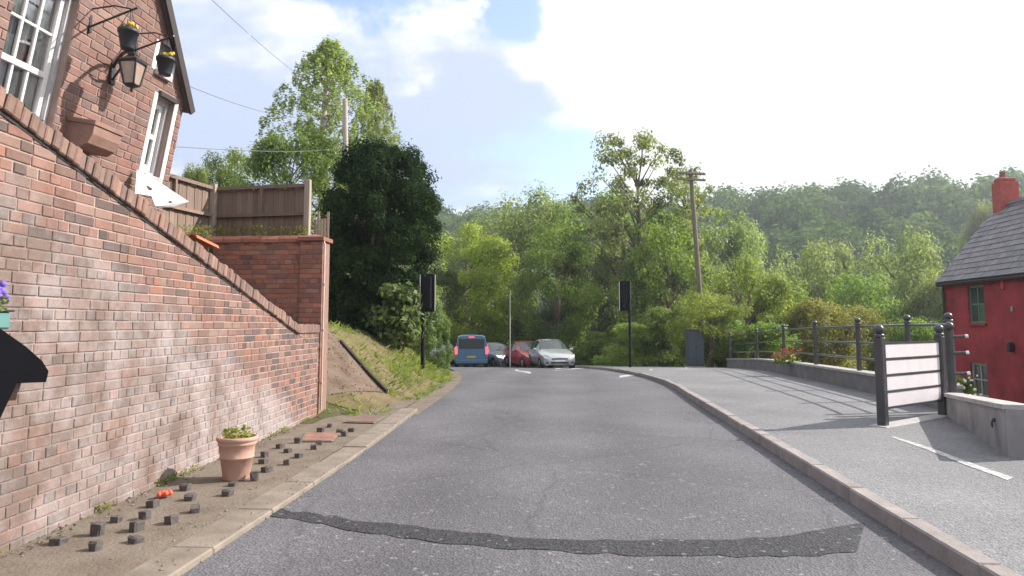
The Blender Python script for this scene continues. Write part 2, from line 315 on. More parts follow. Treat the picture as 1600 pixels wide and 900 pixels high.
TONES = [(0.235, 0.128, 0.102), (0.19, 0.115, 0.095), (0.125, 0.088, 0.080), (0.28, 0.132, 0.092), (0.26, 0.168, 0.138), (0.10, 0.075, 0.071)]
TONE_W = [0.30, 0.24, 0.17, 0.08, 0.14, 0.07]
M_WALLBRICK = [brick_mat('garden_wall_brick_%d' % i, c, True) for i, c in enumerate(TONES)]
M_HOUSEBRICK = [brick_mat('house_brick_%d' % i, tuple(a * k for a, k in zip(c, (0.84, 0.87, 0.91)))) for i, c in enumerate([(0.29, 0.165, 0.135), (0.27, 0.16, 0.13), (0.24, 0.15, 0.13), (0.31, 0.16, 0.125), (0.30, 0.19, 0.155), (0.22, 0.14, 0.125)])]
M_DARKBRICK = [brick_mat('pier_brick_%d' % i, c) for i, c in enumerate([(0.34, 0.15, 0.11), (0.30, 0.14, 0.105), (0.24, 0.125, 0.105), (0.38, 0.16, 0.11), (0.32, 0.17, 0.13), (0.20, 0.11, 0.10)])]
M_COPING = [brick_mat('coping_brick_%d' % i, c) for i, c in enumerate([(0.22, 0.145, 0.12), (0.19, 0.13, 0.115), (0.25, 0.155, 0.125)])]
M_MORTAR = mortar_mat('garden_wall_mortar', (0.40, 0.30, 0.265), True)
M_MORTAR_H = mortar_mat('house_mortar', (0.34, 0.26, 0.23))
M_MORTAR_D = mortar_mat('pier_mortar', (0.26, 0.17, 0.14))
M_ASPHALT = asphalt_mat('asphalt', (0.105, 0.103, 0.115), 0.3, True)
M_BAND = asphalt_mat('windscreen_band_dark', (0.036, 0.036, 0.042), 0.7, rough=0.7)  # dark tone standing in for a band seen in the windscreen
M_PAVE = asphalt_mat('footway_tarmac', (0.17, 0.17, 0.18), 0.3)
M_FOOT = ground_mat('left_footway', [(0.125, 0.098, 0.078), (0.175, 0.145, 0.118), (0.215, 0.185, 0.155)], 2.2)
M_KERB = plain('kerb_stone', (0.26, 0.23, 0.225), 0.9, var=0.25, scale=5, bump=0.5)
M_KERBL = plain('edging_concrete', (0.20, 0.168, 0.138), 0.9, var=0.3, scale=4, bump=0.5)
M_WHITE = plain('white_paint', (0.78, 0.77, 0.75), 0.55, var=0.08)
M_LINE = plain('road_paint', (0.38, 0.375, 0.37), 0.85, var=0.6, scale=16)
M_BLACK = plain('black_iron', (0.022, 0.022, 0.025), 0.45, var=0.2, bump=0.2)
M_RAIL = plain('railing_paint', (0.045, 0.048, 0.055), 0.35, var=0.2, coat=0.3)
M_GLASS = plain('window_glass', (0.05, 0.06, 0.07), 0.06, var=0.1, spec=0.8)
M_SOIL = ground_mat('soil', [(0.05, 0.035, 0.025), (0.09, 0.065, 0.045)], 6)
M_GROUND = ground_mat('earth', [(0.05, 0.065, 0.025), (0.085, 0.085, 0.04), (0.12, 0.10, 0.06)], 0.8)
M_PATH = ground_mat('trodden_path', [(0.085, 0.060, 0.045), (0.15, 0.11, 0.085), (0.19, 0.15, 0.12)], 2.0)
M_BARK = plain('bark', (0.11, 0.085, 0.065), 0.95, var=0.35, scale=4, bump=0.6, bscale=12)
M_PALEBARK = plain('pale_bark', (0.42, 0.38, 0.33), 0.9, var=0.4, scale=3)
M_POLE = wood_mat('pole_timber', (0.20, 0.16, 0.13))
M_FENCE = wood_mat('fence_timber', (0.21, 0.15, 0.12))
M_POST = wood_mat('fence_post_timber', (0.33, 0.27, 0.22))
M_EDGE = wood_mat('edging_timber', (0.05, 0.035, 0.028), 1)
F_MID = leaf_mat('mid_green_leaves', (0.045, 0.075, 0.020), (0.218, 0.291, 0.081), 0.5)
F_LIME = leaf_mat('lime_leaves', (0.075, 0.105, 0.022), (0.269, 0.319, 0.095), 0.5)
F_PALE = leaf_mat('pale_leaves', (0.085, 0.11, 0.05), (0.263, 0.308, 0.162), 0.5)
F_BIRCH = leaf_mat('birch_leaves', (0.08, 0.105, 0.05), (0.291, 0.335, 0.160), 0.5)
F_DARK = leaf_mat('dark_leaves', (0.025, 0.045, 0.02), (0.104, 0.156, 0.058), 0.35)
F_YEW = leaf_mat('yew_leaves', (0.008, 0.022, 0.009), (0.042, 0.085, 0.026), 0.22, 0.1)
F_FAR = leaf_mat('far_wood_leaves', (0.034, 0.060, 0.026), (0.115, 0.165, 0.062), 0.38, 0.1)
F_LAUREL = leaf_mat('laurel_leaves', (0.045, 0.08, 0.025), (0.208, 0.286, 0.104), 0.35)
F_OLIVE = leaf_mat('olive_leaves', (0.075, 0.085, 0.025), (0.277, 0.277, 0.087), 0.5)
F_BRIGHT = leaf_mat('bright_lime_leaves', (0.12, 0.145, 0.025), (0.33, 0.36, 0.08), 0.5)  # brighter yellow-green leaf colour for a single tree
F_GRASS = leaf_mat('grass_blades', (0.070, 0.095, 0.025), (0.21, 0.245, 0.065), 0.38)

# ------------------------------------------------------------------ object helpers
def tag(o, label=None, cat=None, group=None, kind=None):
    if label: o['label'] = label
    if cat: o['category'] = cat
    if group: o['group'] = group
    if kind: o['kind'] = kind
    return o
def empty(name, loc=(0, 0, 0), rotz=0.0, parent=None):
    o = bpy.data.objects.new(name, None); COL.objects.link(o); o.location = loc; o.rotation_euler = (0, 0, rotz)
    o.empty_display_size = 0.1
    if parent: o.parent = parent
    return o
def link(name, me, parent=None, loc=None):
    o = bpy.data.objects.new(name, me); COL.objects.link(o)
    if parent: o.parent = parent
    if loc is not None: o.location = loc
    return o
def copy_tree(o, parent=None):
    c = o.copy(); COL.objects.link(c)
    if parent: c.parent = parent
    for ch in o.children: copy_tree(ch, c)
    return c
class MB:
    def __init__(s): s.v = []; s.f = []; s.m = []; s.sm = []
    def add(s, vs, fs, m=0, smooth=False):
        o = len(s.v); s.v += [tuple(v) for v in vs]; s.f += [tuple(i + o for i in f) for f in fs]; s.m += [m] * len(fs); s.sm += [smooth] * len(fs); return s
    def box(s, lo, hi, m=0, mat=None, bev=0.0):
        x0, y0, z0 = lo; x1, y1, z1 = hi
        if bev <= 0:
            vs = [(x0, y0, z0), (x1, y0, z0), (x1, y1, z0), (x0, y1, z0), (x0, y0, z1), (x1, y0, z1), (x1, y1, z1), (x0, y1, z1)]
            fs = [(0, 3, 2, 1), (4, 5, 6, 7), (0, 1, 5, 4), (1, 2, 6, 5), (2, 3, 7, 6), (3, 0, 4, 7)]
        else:
            bm = bmesh.new(); bmesh.ops.create_cube(bm, size=1)
            for v in bm.verts: v.co = Vector(((x0 + x1) / 2 + v.co.x * (x1 - x0), (y0 + y1) / 2 + v.co.y * (y1 - y0), (z0 + z1) / 2 + v.co.z * (z1 - z0)))
            bmesh.ops.bevel(bm, geom=bm.edges[:], offset=bev, segments=1, affect='EDGES')
            bm.verts.index_update(); vs = [v.co.copy() for v in bm.verts]; fs = [tuple(v.index for v in f.verts) for f in bm.faces]; bm.free()
        if mat is not None: vs = [mat @ Vector(v) for v in vs]
        return s.add(vs, fs, m)
    def tube(s, pts, rad, n=8, m=0, cap=True, smooth=True):
        pts = [Vector(p) for p in pts]; k = len(pts)
        rad = rad if isinstance(rad, (list, tuple)) else [rad] * k
        vs = []; up = Vector((0, 0, 1)); fs = []
        for i, p in enumerate(pts):
            d = (pts[min(i + 1, k - 1)] - pts[max(i - 1, 0)]).normalized()
            a = d.cross(up if abs(d.z) < 0.95 else Vector((1, 0, 0))).normalized(); b = a.cross(d)
            for j in range(n):
                t = 2 * math.pi * j / n; vs.append(p + a * math.cos(t) * rad[i] + b * math.sin(t) * rad[i])
        for i in range(k - 1):
            for j in range(n):
                fs.append((i * n + j, i * n + (j + 1) % n, (i + 1) * n + (j + 1) % n, (i + 1) * n + j))
        s.add(vs, fs, m, smooth)
        if cap: s.add([vs[j] for j in range(n)], [tuple(range(n - 1, -1, -1))], m); s.add([vs[(k - 1) * n + j] for j in range(n)], [tuple(range(n))], m)
        return s
    def lathe(s, prof, n=20, c=(0, 0, 0), m=0, smooth=True, axis='z'):
        vs = []; fs = []; c = Vector(c)
        for r, z in prof:
            for j in range(n):
                t = 2 * math.pi * j / n
                p = (r * math.cos(t), r * math.sin(t), z) if axis == 'z' else (z, r * math.cos(t), r * math.sin(t))
                vs.append(c + Vector(p))
        for i in range(len(prof) - 1):
            for j in range(n): fs.append((i * n + j, i * n + (j + 1) % n, (i + 1) * n + (j + 1) % n, (i + 1) * n + j))
        return s.add(vs, fs, m, smooth)
    def ball(s, c, r, m=0, n=10):
        prof = [(max(1e-4, r * math.sin(math.pi * i / 6)), -r * math.cos(math.pi * i / 6)) for i in range(7)]
        return s.lathe(prof, n, c, m)
    def prism(s, poly, d, m=0):
        """poly: list of 3d points, extruded by vector d"""
        n = len(poly); d = Vector(d); vs = [Vector(p) for p in poly] + [Vector(p) + d for p in poly]
        fs = [tuple(range(n - 1, -1, -1)), tuple(range(n, 2 * n))] + [(i, (i + 1) % n, n + (i + 1) % n, n + i) for i in range(n)]
        return s.add(vs, fs, m)
    def mesh(s, name, mats):
        me = bpy.data.meshes.new(name); me.from_pydata(s.v, [], s.f)
        for m in (mats if isinstance(mats, (list, tuple)) else [mats]): me.materials.append(m)
        me.polygons.foreach_set('material_index', s.m); me.polygons.foreach_set('use_smooth', s.sm)
        me.update(); return me
    def build(s, name, mats, parent=None, loc=None): return link(name, s.mesh(name, mats), parent, loc)
def fix_normals(o):
    bm = bmesh.new(); bm.from_mesh(o.data); bmesh.ops.recalc_face_normals(bm, faces=bm.faces[:]); bm.to_mesh(o.data); bm.free(); return o
def leaves_mesh(name, P, Nn, size, mat, tint, aspect=0.55):
    """one diamond-shaped leaf per point"""
    n = len(P)
    a = rng.normal(size=(n, 3)); a -= (a * Nn).sum(1, keepdims=True) * Nn; a /= np.linalg.norm(a, axis=1, keepdims=True) + 1e-9
    b = np.cross(Nn, a); sz = (size * rng.uniform(0.6, 1.35, n))[:, None]
    fold = Nn * sz * 0.18
    V = np.empty((n, 4, 3)); V[:, 0] = P - a * sz; V[:, 1] = P + b * sz * aspect + fold; V[:, 2] = P + a * sz; V[:, 3] = P - b * sz * aspect + fold
    me = bpy.data.meshes.new(name); me.vertices.add(4 * n); me.vertices.foreach_set('co', V.reshape(-1).astype(np.float32))
    me.loops.add(4 * n); me.loops.foreach_set('vertex_index', np.arange(4 * n, dtype=np.int32))
    me.polygons.add(n); me.polygons.foreach_set('loop_start', np.arange(0, 4 * n, 4, dtype=np.int32)); me.polygons.foreach_set('loop_total', np.full(n, 4, dtype=np.int32))
    me.update(calc_edges=True)
    at = me.attributes.new('tint', 'FLOAT', 'POINT'); at.data.foreach_set('value', np.repeat(tint, 4).astype(np.float32))
    me.materials.append(mat); me.validate(); return me
def rand_dirs(n):
    d = rng.normal(size=(n, 3)); return d / np.linalg.norm(d, axis=1, keepdims=True)
def clump_leaves(centres, radii, per, squash=0.75, up=0.35):
    P, Nn, T = [], [], []
    for c, r in zip(centres, radii):
        k = int(per * rng.uniform(0.7, 1.3)); d = rand_dirs(k); rad = r * np.cbrt(rng.uniform(0.12, 1, k))[:, None]
        rad *= 1 + 0.35 * (np.sin(d[:, :1] * 7 + c[0] * 3) * np.cos(d[:, 1:2] * 6 + c[1] * 5))
        p = np.array(c) + d * rad * np.array([1, 1, squash]); P.append(p)
        nn = rand_dirs(k) * 0.65 + d * 0.95 + np.array([0, 0, up]); Nn.append(nn / np.linalg.norm(nn, axis=1, keepdims=True))
        T.append(np.clip(rng.uniform(0.15, 0.75) + rng.normal(0, 0.16, k), 0, 1))
    return np.concatenate(P), np.concatenate(Nn), np.concatenate(T)

# ================================================================== SETTING
def sheet(name, mat, ys, left, right, zoff, nx=6, kind='structure', jag=0.0):
    mb = MB(); rows = []
    for y in ys:
        a, b = left(y), right(y)
        if jag: a += random.uniform(-jag, jag)
        rows.append([(a + (b - a) * k / nx, y, rz(y) + zoff) for k in range(nx + 1)])
    for r0, r1 in zip(rows, rows[1:]):
        for k in range(nx): mb.add([r0[k], r0[k + 1], r1[k + 1], r1[k]], [(0, 1, 2, 3)])
    o = mb.build(name, mat); tag(o, kind=kind); return o
YS = [y * 0.5 - 14 for y in range(0, 176)]
def grid_terrain():
    xs = np.concatenate([np.arange(-900, -60, 40), np.arange(-60, -14, 2.0), np.arange(-14, 16, 0.3), np.arange(16, 60, 2.0), np.arange(60, 901, 30)])
    ys = np.concatenate([np.arange(-300, -20, 40), np.arange(-20, 2, 2.0), np.arange(2, 40, 0.35), np.arange(40, 80, 1.5), np.arange(80, 240, 8), np.arange(240, 1501, 40)])
    V = [(x, y, gz(x, y)) for y in ys for x in xs]; nx = len(xs)
    Fc = [(j * nx + i, j * nx + i + 1, (j + 1) * nx + i + 1, (j + 1) * nx + i) for j in range(len(ys) - 1) for i in range(nx - 1)]
    me = bpy.data.meshes.new('ground'); me.from_pydata(V, [], Fc); me.materials.append(M_GROUND)
    me.polygons.foreach_set('use_smooth', [True] * len(Fc)); me.update()
    return tag(link('ground', me), kind='structure')
grid_terrain()
sheet('road', M_ASPHALT, YS, lambda y: XL(y), lambda y: XR(y), 0.0, 8)
sheet('pavement', M_PAVE, [y for y in YS if y <= 46], lambda y: XR(y) + 0.13, lambda y: XW(y) + 0.1, 0.105, 6)
sheet('footway', M_FOOT, [y for y in YS if y <= 13], lambda y: -4.1 if y < 9.6 else XL(y) - 1.3, lambda y: XL(y) - 0.27, 0.03, 4, jag=0.03)
kerb = tag(empty('kerb'), kind='structure')
y = -4.0; proto = None
while y < 40:
    ln = 0.9; x0, x1 = XR(y), XR(y + ln)
    a = math.atan2(x1 - x0, ln)
    mb = MB(); mb.box((0, 0.006, -0.12), (0.135, ln - 0.006, 0.115), bev=0.012)
    if proto is None: proto = mb.mesh('kerb_stone', M_KERB)
    o = link('kerb_stone', proto, kerb, (x0, y, rz(y + 0.45))); o.rotation_euler = (math.atan2(rz(y + ln) - rz(y), ln), 0, -a)
    o.location.z += random.uniform(-0.006, 0.006); y += ln * math.cos(a)
edging = tag(empty('footway_edging'), kind='structure')
y = -2.0; proto = None
while y < 11.2:
    ln = 0.9; x0, x1 = XL(y), XL(y + ln); a = math.atan2(x1 - x0, ln)
    if proto is None:
        mb = MB(); mb.box((-0.27, 0.005, -0.1), (0, ln - 0.005, 0.036), bev=0.01); proto = mb.mesh('edging_stone', M_KERBL)
    o = link('edging_stone', proto, edging, (x0, y, random.uniform(-0.008, 0.008))); o.rotation_euler = (0, 0, -a); y += ln
# verge of grit between bank and road
sheet('gritty_verge', M_FOOT, [11 + 0.5 * k for k in range(30)], lambda y: XL(y) - 0.55, lambda y: XL(y) + 0.08, 0.006, 2, jag=0.09)

def poly_sheet(name, pix, mat, off, fn=on_road, kind='structure'):
    """a flat marking on the road, subdivided as a fan strip: pix is a list of (top, bottom) pixel pairs"""
    mb = MB(); pts = [(fn(*a, off), fn(*b, off)) for a, b in pix]
    for (a, b), (c, d) in zip(pts, pts[1:]): mb.add([b, d, c, a], [(0, 1, 2, 3)])
    return tag(mb.build(name, mat), kind=kind)
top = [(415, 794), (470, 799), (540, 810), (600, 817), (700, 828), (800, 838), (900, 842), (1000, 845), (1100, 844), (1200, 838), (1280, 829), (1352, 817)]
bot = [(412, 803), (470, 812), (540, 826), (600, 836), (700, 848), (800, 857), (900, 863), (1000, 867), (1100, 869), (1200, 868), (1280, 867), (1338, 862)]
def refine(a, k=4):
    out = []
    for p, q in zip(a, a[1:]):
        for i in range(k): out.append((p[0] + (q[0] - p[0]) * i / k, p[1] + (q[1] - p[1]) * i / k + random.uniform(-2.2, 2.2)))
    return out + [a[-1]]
poly_sheet('windscreen_band', list(zip(refine(top), refine(bot))), M_BAND, 0.005)  # dark windscreen band without veil, made up as a strip on the road
poly_sheet('stop_line', [((868, 575.5), (868, 579)), ((900, 573.5), (900, 576.5)), ((936, 571), (936, 574))], M_LINE, 0.005)
poly_sheet('stop_line_dash', [((806, 577), (804, 579)), ((829, 581), (829, 584))], M_LINE, 0.005)
poly_sheet('give_way_line', [((968, 587), (968, 590)), ((1004, 582), (1003, 585))], M_LINE, 0.005)
poly_sheet('pavement_line', [((1398, 682), (1392, 683)), ((1450, 698), (1442, 700)), ((1520, 724), (1508, 726)), ((1584, 746), (1574, 750))], M_LINE, 0.110)
poly_sheet('pavement_dash', [((1016, 577), (1014, 579)), ((1074, 573.5), (1074, 575.5))], M_LINE, 0.110)

# ------------------------------------------------------------------ brickwork
def clip_half(poly, a, b, c):
    """keep a*u+b*v<=c"""
    out = []
    for i in range(len(poly)):
        p, q = poly[i], poly[(i + 1) % len(poly)]
        dp, dq = a * p[0] + b * p[1] - c, a * q[0] + b * q[1] - c
        if dp <= 0: out.append(p)
        if dp * dq < 0:
            t = dp / (dp - dq); out.append((p[0] + (q[0] - p[0]) * t, p[1] + (q[1] - p[1]) * t))
    return out
def area2(p): return 0.5 * sum(p[i][0] * p[(i + 1) % len(p)][1] - p[(i + 1) % len(p)][0] * p[i][1] for i in range(len(p)))
def brick_shape(mb, poly, proud, m=0, depth=0.045, inset=0.0045, place=None):
    if len(poly) < 3 or area2(poly) < 2e-4: return False
    n = len(poly); cu = sum(p[0] for p in poly) / n; cv = sum(p[1] for p in poly) / n
    def ring(k, h): return [(p[0] + (cu - p[0]) * k[0], p[1] + (cv - p[1]) * k[1], h) for p in poly]
    w = max(p[0] for p in poly) - min(p[0] for p in poly); h = max(p[1] for p in poly) - min(p[1] for p in poly)
    k = (min(0.4, 2 * inset / max(w, 1e-3)), min(0.4, 2 * inset / max(h, 1e-3)))
    vs = ring((0, 0), -depth) + ring((0, 0), proud - 0.0035) + ring(k, proud)
    fs = [(i, (i + 1) % n, n + (i + 1) % n, n + i) for i in range(n)] + [(n + i, n + (i + 1) % n, 2 * n + (i + 1) % n, 2 * n + i) for i in range(n)] + [tuple(range(2 * n, 3 * n))]
    if place: vs = [place(v) for v in vs]
    mb.add(vs, fs, m); return True
def px_of(p):
    d = CROT.transposed() @ (Vector(p) - EYE)
    if d.z > -0.05: return (-9999, -9999)
    return (800 + FPX * d.x / -d.z, CY0 - FPX * d.y / -d.z)
def brickwork(parent, frame, u0, u1, v0, v1, planes, holes, mats, name='brick', limit=300, pitch=0.075, flip=1):
    """frame(u,v,h)->parent-local point; world = parent.matrix. English garden wall bond: three stretcher courses to one of headers."""
    Mw = parent.matrix_world if parent else Matrix()
    B = []; row = 0; v = v0
    cache = {}
    while v < v1:
        head = row % 4 == 3; step = 0.1125 if head else 0.225; u = u0 - (0.05 if head else (0.1125 if row % 2 else 0.0)) - 0.02 * random.random()
        while u < u1:
            st = step
            if not head and random.random() < 0.10: st = 0.1125
            jn = random.choice((0.004, 0.005, 0.0065)); ju = random.choice((-0.003, 0.0, 0.003)); poly = [(u + jn + ju, v + jn), (u + st - jn + ju, v + jn), (u + st - jn + ju, v + pitch - jn), (u + jn + ju, v + pitch - jn)]
            cut = False
            for a, b, c in planes:
                q = clip_half(poly, a, b, c)
                if len(q) != 4 or any(abs(q[i][0] - poly[i][0]) + abs(q[i][1] - poly[i][1]) > 1e-6 for i in range(len(q))): cut = True
                poly = q
                if len(poly) < 3: break
            if len(poly) >= 3:
                skip = False
                for (a0, a1, b0, b1) in holes:
                    if v + pitch * 0.5 > b0 and v + pitch * 0.5 < b1 and u < a1 and u + st > a0:
                        lft = clip_half(poly, 1, 0, a0 - 0.003); rgt = clip_half(poly, -1, 0, -a1 - 0.003); cut = True
                        poly = lft if len(lft) >= 3 and (len(rgt) < 3 or area2(lft) > area2(rgt)) else rgt
                        if len(poly) < 3: skip = True; break
                if not skip and area2(poly) > 2.5e-4:
                    tone = random.choices(range(len(mats)), TONE_W[:len(mats)])[0]
                    jit = random.uniform(-0.002, 0.004); B.append((poly, tone, jit, cut))
            u += st
        v += pitch; row += 1
    def score(b):
        p = b[0]; c = (sum(q[0] for q in p) / len(p), sum(q[1] for q in p) / len(p))
        w = Mw @ Vector(frame(c[0], c[1], 0)); x, y = px_of(w)
        vis = -20 < x < 1620 and -20 < y < 920
        d = (w - EYE).length
        return (0 if vis else 1, d - 8 * area2(p))
    B.sort(key=score)
    rest = MB()
    for i, (poly, tone, jit, cut) in enumerate(B):
        if i < limit:
            mn = (min(p[0] for p in poly), min(p[1] for p in poly))
            wd = (round(max(p[0] for p in poly) - mn[0], 4), round(max(p[1] for p in poly) - mn[1], 4))
            if not cut:
                key = (wd, tone)
                if key not in cache:
                    mb = MB(); brick_shape(mb, [(p[0] - mn[0], p[1] - mn[1]) for p in poly], 0.006, place=lambda q: Vector(frame(*q)) - Vector(frame(0, 0, 0)))
                    cache[key] = mb.mesh(name, mats[tone])
                me = cache[key]
            else:
                mb = MB(); brick_shape(mb, [(p[0] - mn[0], p[1] - mn[1]) for p in poly], 0.006, place=lambda q: Vector(frame(*q)) - Vector(frame(0, 0, 0)))
                if not mb.v: continue
                me = mb.mesh(name, mats[tone])
            o = link(name, me, parent, Vector(frame(mn[0], mn[1], jit)))
        else:
            brick_shape(rest, poly, 0.006 + jit, tone, place=lambda q: Vector(frame(*q)))
    if rest.v:
        o = rest.build('brickwork', mats, parent); tag(o, kind='stuff')
    return len(B)

# ------------------------------------------------------------------ garden wall with its raking coping
A = at_Z(0, 866, 0.03); Bp = at_Z(490, 652, 0.03)
ud = (Bp - A).normalized(); wn = Vector((ud.y, -ud.x, 0))          # u runs away from the camera, normal faces the road
print('WALL', A, Bp, ud, wn)
def wall_uv(px, py):
    p = on_plane(px, py, A, wn) - A; return (p.dot(ud), p.z)
EDGE = [wall_uv(*p) for p in [(0, 160), (40, 197), (160, 298), (200, 330), (333, 420), (413, 480), (473, 518)]]
TOPE = [wall_uv(*p) for p in [(60, 175), (200, 288), (340, 392), (433, 478), (467, 498)]]
print('EDGE', EDGE); print('TOPE', TOPE)
u_end = wall_uv(496, 600)[0]
(ua, va), (ub, vb) = EDGE[1], EDGE[-2]
slope = (vb - va) / (ub - ua)
gw = empty('garden_wall', A); gw.rotation_euler = (0, 0, math.atan2(ud.y, ud.x)); gw.location.z = 0
tag(gw, 'weathered red brick garden wall with sloping coping, left of the road', 'wall')
bpy.context.view_layer.update()
# local frame of gw: x = u, y = left (away from road is +y since normal is -y side), z = up
fr = lambda u, v, h: (u, -h, v)
v_at = lambda u: va + slope * (u - ua)
vflat = EDGE[-1][1]; u_k = ua + (vflat - va) / slope
core = MB(); uS = -3.0
core.prism([(uS, 0, -0.3), (u_end - 0.004, 0, -0.3), (u_end - 0.004, 0, vflat), (u_k, 0, vflat), (uS, 0, v_at(uS))], (0, 0.33, 0))
fix_normals(core.build('wall_core', M_MORTAR, gw))
nb = brickwork(gw, fr, -0.55, u_end, 0.0, 3.4, [(-slope, 1, va - slope * ua), (1, 0, u_end)], [], M_WALLBRICK) if False else None
pl = [(-slope, 1, va - slope * ua - 0.002), (1, 0, u_end - 0.002)]
# the last flat bit of the wall lies under the level end of the coping
brickwork(gw, fr, -0.6, u_end, 0.002, 3.2, pl, [], M_WALLBRICK)
brickwork(gw, fr, u_k - 0.05, u_end, 0.002 + 0.075 * int((v_at(u_end)) / 0.075), vflat, [(0, 1, vflat - 0.003), (slope, -1, -(va - slope * ua) - 0.004), (1, 0, u_end - 0.002)], [], M_WALLBRICK)
# coping: bricks on edge, square to the slope
sd = Vector((1, slope)).normalized(); sn = Vector((-sd.y, sd.x))
copm = []
for i in range(6):
    mb = MB(); mb.box((0.003, -0.035, 0), (0.070, 0.36, 0.118 + (i % 3) * 0.007), bev=0.009); copm.append(mb.mesh('coping_brick', M_COPING[i % 3]))
Lc = (u_k - (-2.2)) / sd.x; k = 0
while k * 0.075 < Lc - 0.03:
    q = Vector((u_k, vflat)) - sd * (k + 1) * 0.075
    o = link('coping_brick', random.choice(copm), gw, (q.x, 0, q.y + 0.004)); o.rotation_euler = (random.uniform(-0.03, 0.03), -math.atan2(slope, 1) + random.uniform(-0.03, 0.03), random.uniform(-0.02, 0.02))
    o.location.y = random.uniform(-0.012, 0.010); o.location.z += random.uniform(-0.004, 0.006); k += 1
mb = MB(); n_end = max(2, int((u_end - u_k) / 0.075))
for k in range(n_end):
    o = link('coping_brick', random.choice(copm), gw, (u_k + 0.012 + k * 0.075, 0, vflat + 0.003))
# black strip painting in the shade line under the coping
mb = MB(); mb.prism([(uS, -0.012, v_at(uS) + 0.0), (u_k, -0.012, vflat), (u_k, -0.012, vflat - 0.016), (uS, -0.012, v_at(uS) - 0.018)], (0, 0.02, 0))
fix_normals(mb.build('coping_shade_strip', M_BLACK, gw))

# ------------------------------------------------------------------ cross wall and pier at the wall's far end
Yc = (A + ud * u_end).y + 0.02; Xc = (A + ud * u_end).x
pt = at_Y(484, 372, Yc); zt = pt.z
pl_x0 = at_Y(467, 450, Yc).x; pl_x1 = at_Y(502, 450, Yc).x
print('PIER', Yc, Xc, zt, pl_x0, pl_x1)
cw = empty('cross_wall', (pl_x1, Yc, 0)); tag(cw, 'shaded brick wall and end pier behind the garden wall, with rounded coping', 'wall')
bpy.context.view_layer.update()
wfull = -1.9; pw = pl_x0 - pl_x1
mb = MB(); mb.box((wfull, 0.062, -0.2), (pw, 0.28, zt - 0.05)); mb.box((pw, 0.012, -0.2), (-0.006, 0.36, zt - 0.05)); mb.build('wall_core', M_MORTAR_D, cw)
fp = lambda u, v, h: (u, 0.012 - h, v)
fwl = lambda u, v, h: (u, 0.062 - h, v)
brickwork(cw, fp, pw, 0, 0.3, zt - 0.05, [(1, 0, -0.002), (-1, 0, -pw - 0.002), (0, 1, zt - 0.052)], [], M_DARKBRICK, limit=80)
brickwork(cw, fwl, wfull, pw, 0.6, zt - 0.05, [(1, 0, pw - 0.002), (-1, 0, -wfull), (0, 1, zt - 0.052)], [], M_DARKBRICK, limit=200)
mb = MB(); x = wfull; cop = []
while x < pw - 0.02:
    w_ = min(0.30, pw - x)
    mb = MB(); pr = [(0.0, -0.03), (0.0, 0.02), (0.03, 0.06), (0.11, 0.085), (0.19, 0.06), (0.24, 0.02), (0.24, -0.03)]
    mb.prism([(0, p[0] + 0.03, p[1]) for p in pr], (w_ - 0.008, 0, 0)); o = fix_normals(mb.build('coping_tile', M_DARKBRICK[0], cw, (x, 0, zt - 0.025 + random.uniform(-.004, .004)))); x += w_
mb = MB(); x0, x1 = pw - 0.03, 0.03
mb.add([(x0, -0.03, zt - 0.04), (x1, -0.03, zt - 0.04), (x1, 0.40, zt - 0.04), (x0, 0.40, zt - 0.04), (x0, -0.03, zt + 0.02), (x1, -0.03, zt + 0.02), (x1, 0.40, zt + 0.02), (x0, 0.40, zt + 0.02), ((x0 + x1) / 2, 0.18, zt + 0.085)],
       [(0, 3, 2, 1), (0, 1, 5, 4), (1, 2, 6, 5), (2, 3, 7, 6), (3, 0, 4, 7), (4, 5, 8), (5, 6, 8), (6, 7, 8), (7, 4, 8)])
mb.build('pier_cap', M_DARKBRICK[1], cw)
mb = MB(); mb.tube([(0.03, 0.02, 0.12), (0.03, 0.02, zt - 0.1), (0.0, 0.05, zt - 0.02)], 0.016, 8)
pp = mb.build('thin_pipe', plain('pale_pipe', (0.50, 0.37, 0.32), 0.5), cw)
for zz_ in (0.5, 1.3, 2.0):
    mb = MB(); mb.box((-0.002, -0.008, zz_), (0.052, 0.03, zz_ + 0.03)); mb.build('clip', M_MORTAR, pp)
# ramp behind the garden wall and raised terrace behind the cross wall
mb = MB(); p0 = A
for (ya, za), (yb, zb) in (((0.0, 2.2), (5.4, 2.05)), ((5.4, 2.05), (7.2, 1.15)), ((7.2, 1.15), (Yc - 0.01, 0.35))):
    mb.add([(-6.2, ya, za), (A.x - 0.3 + (ya - A.y) * ud.x / ud.y, ya, za), (A.x - 0.3 + (yb - A.y) * ud.x / ud.y, yb, zb), (-6.2, yb, zb)], [(0, 1, 2, 3)])
tag(mb.build('ramp_path', M_PATH), kind='structure')
mb = MB(); mb.prism([(-12, Yc + 0.30, -0.5), (pl_x1 - 0.04, Yc + 0.37, -0.5), (pl_x1 - 1.05, Yc + 2.4, -0.5), (-12, Yc + 2.4, -0.5)], (0, 0, zt - 0.12 + 0.5)); tag(mb.build('terrace_ground', M_SOIL), kind='structure')
mb = MB(); mb.box((-12, 7.95, -0.5), (-5.5, Yc + 0.26, zt - 0.12)); tag(mb.build('terrace_bed', M_SOIL), kind='structure')
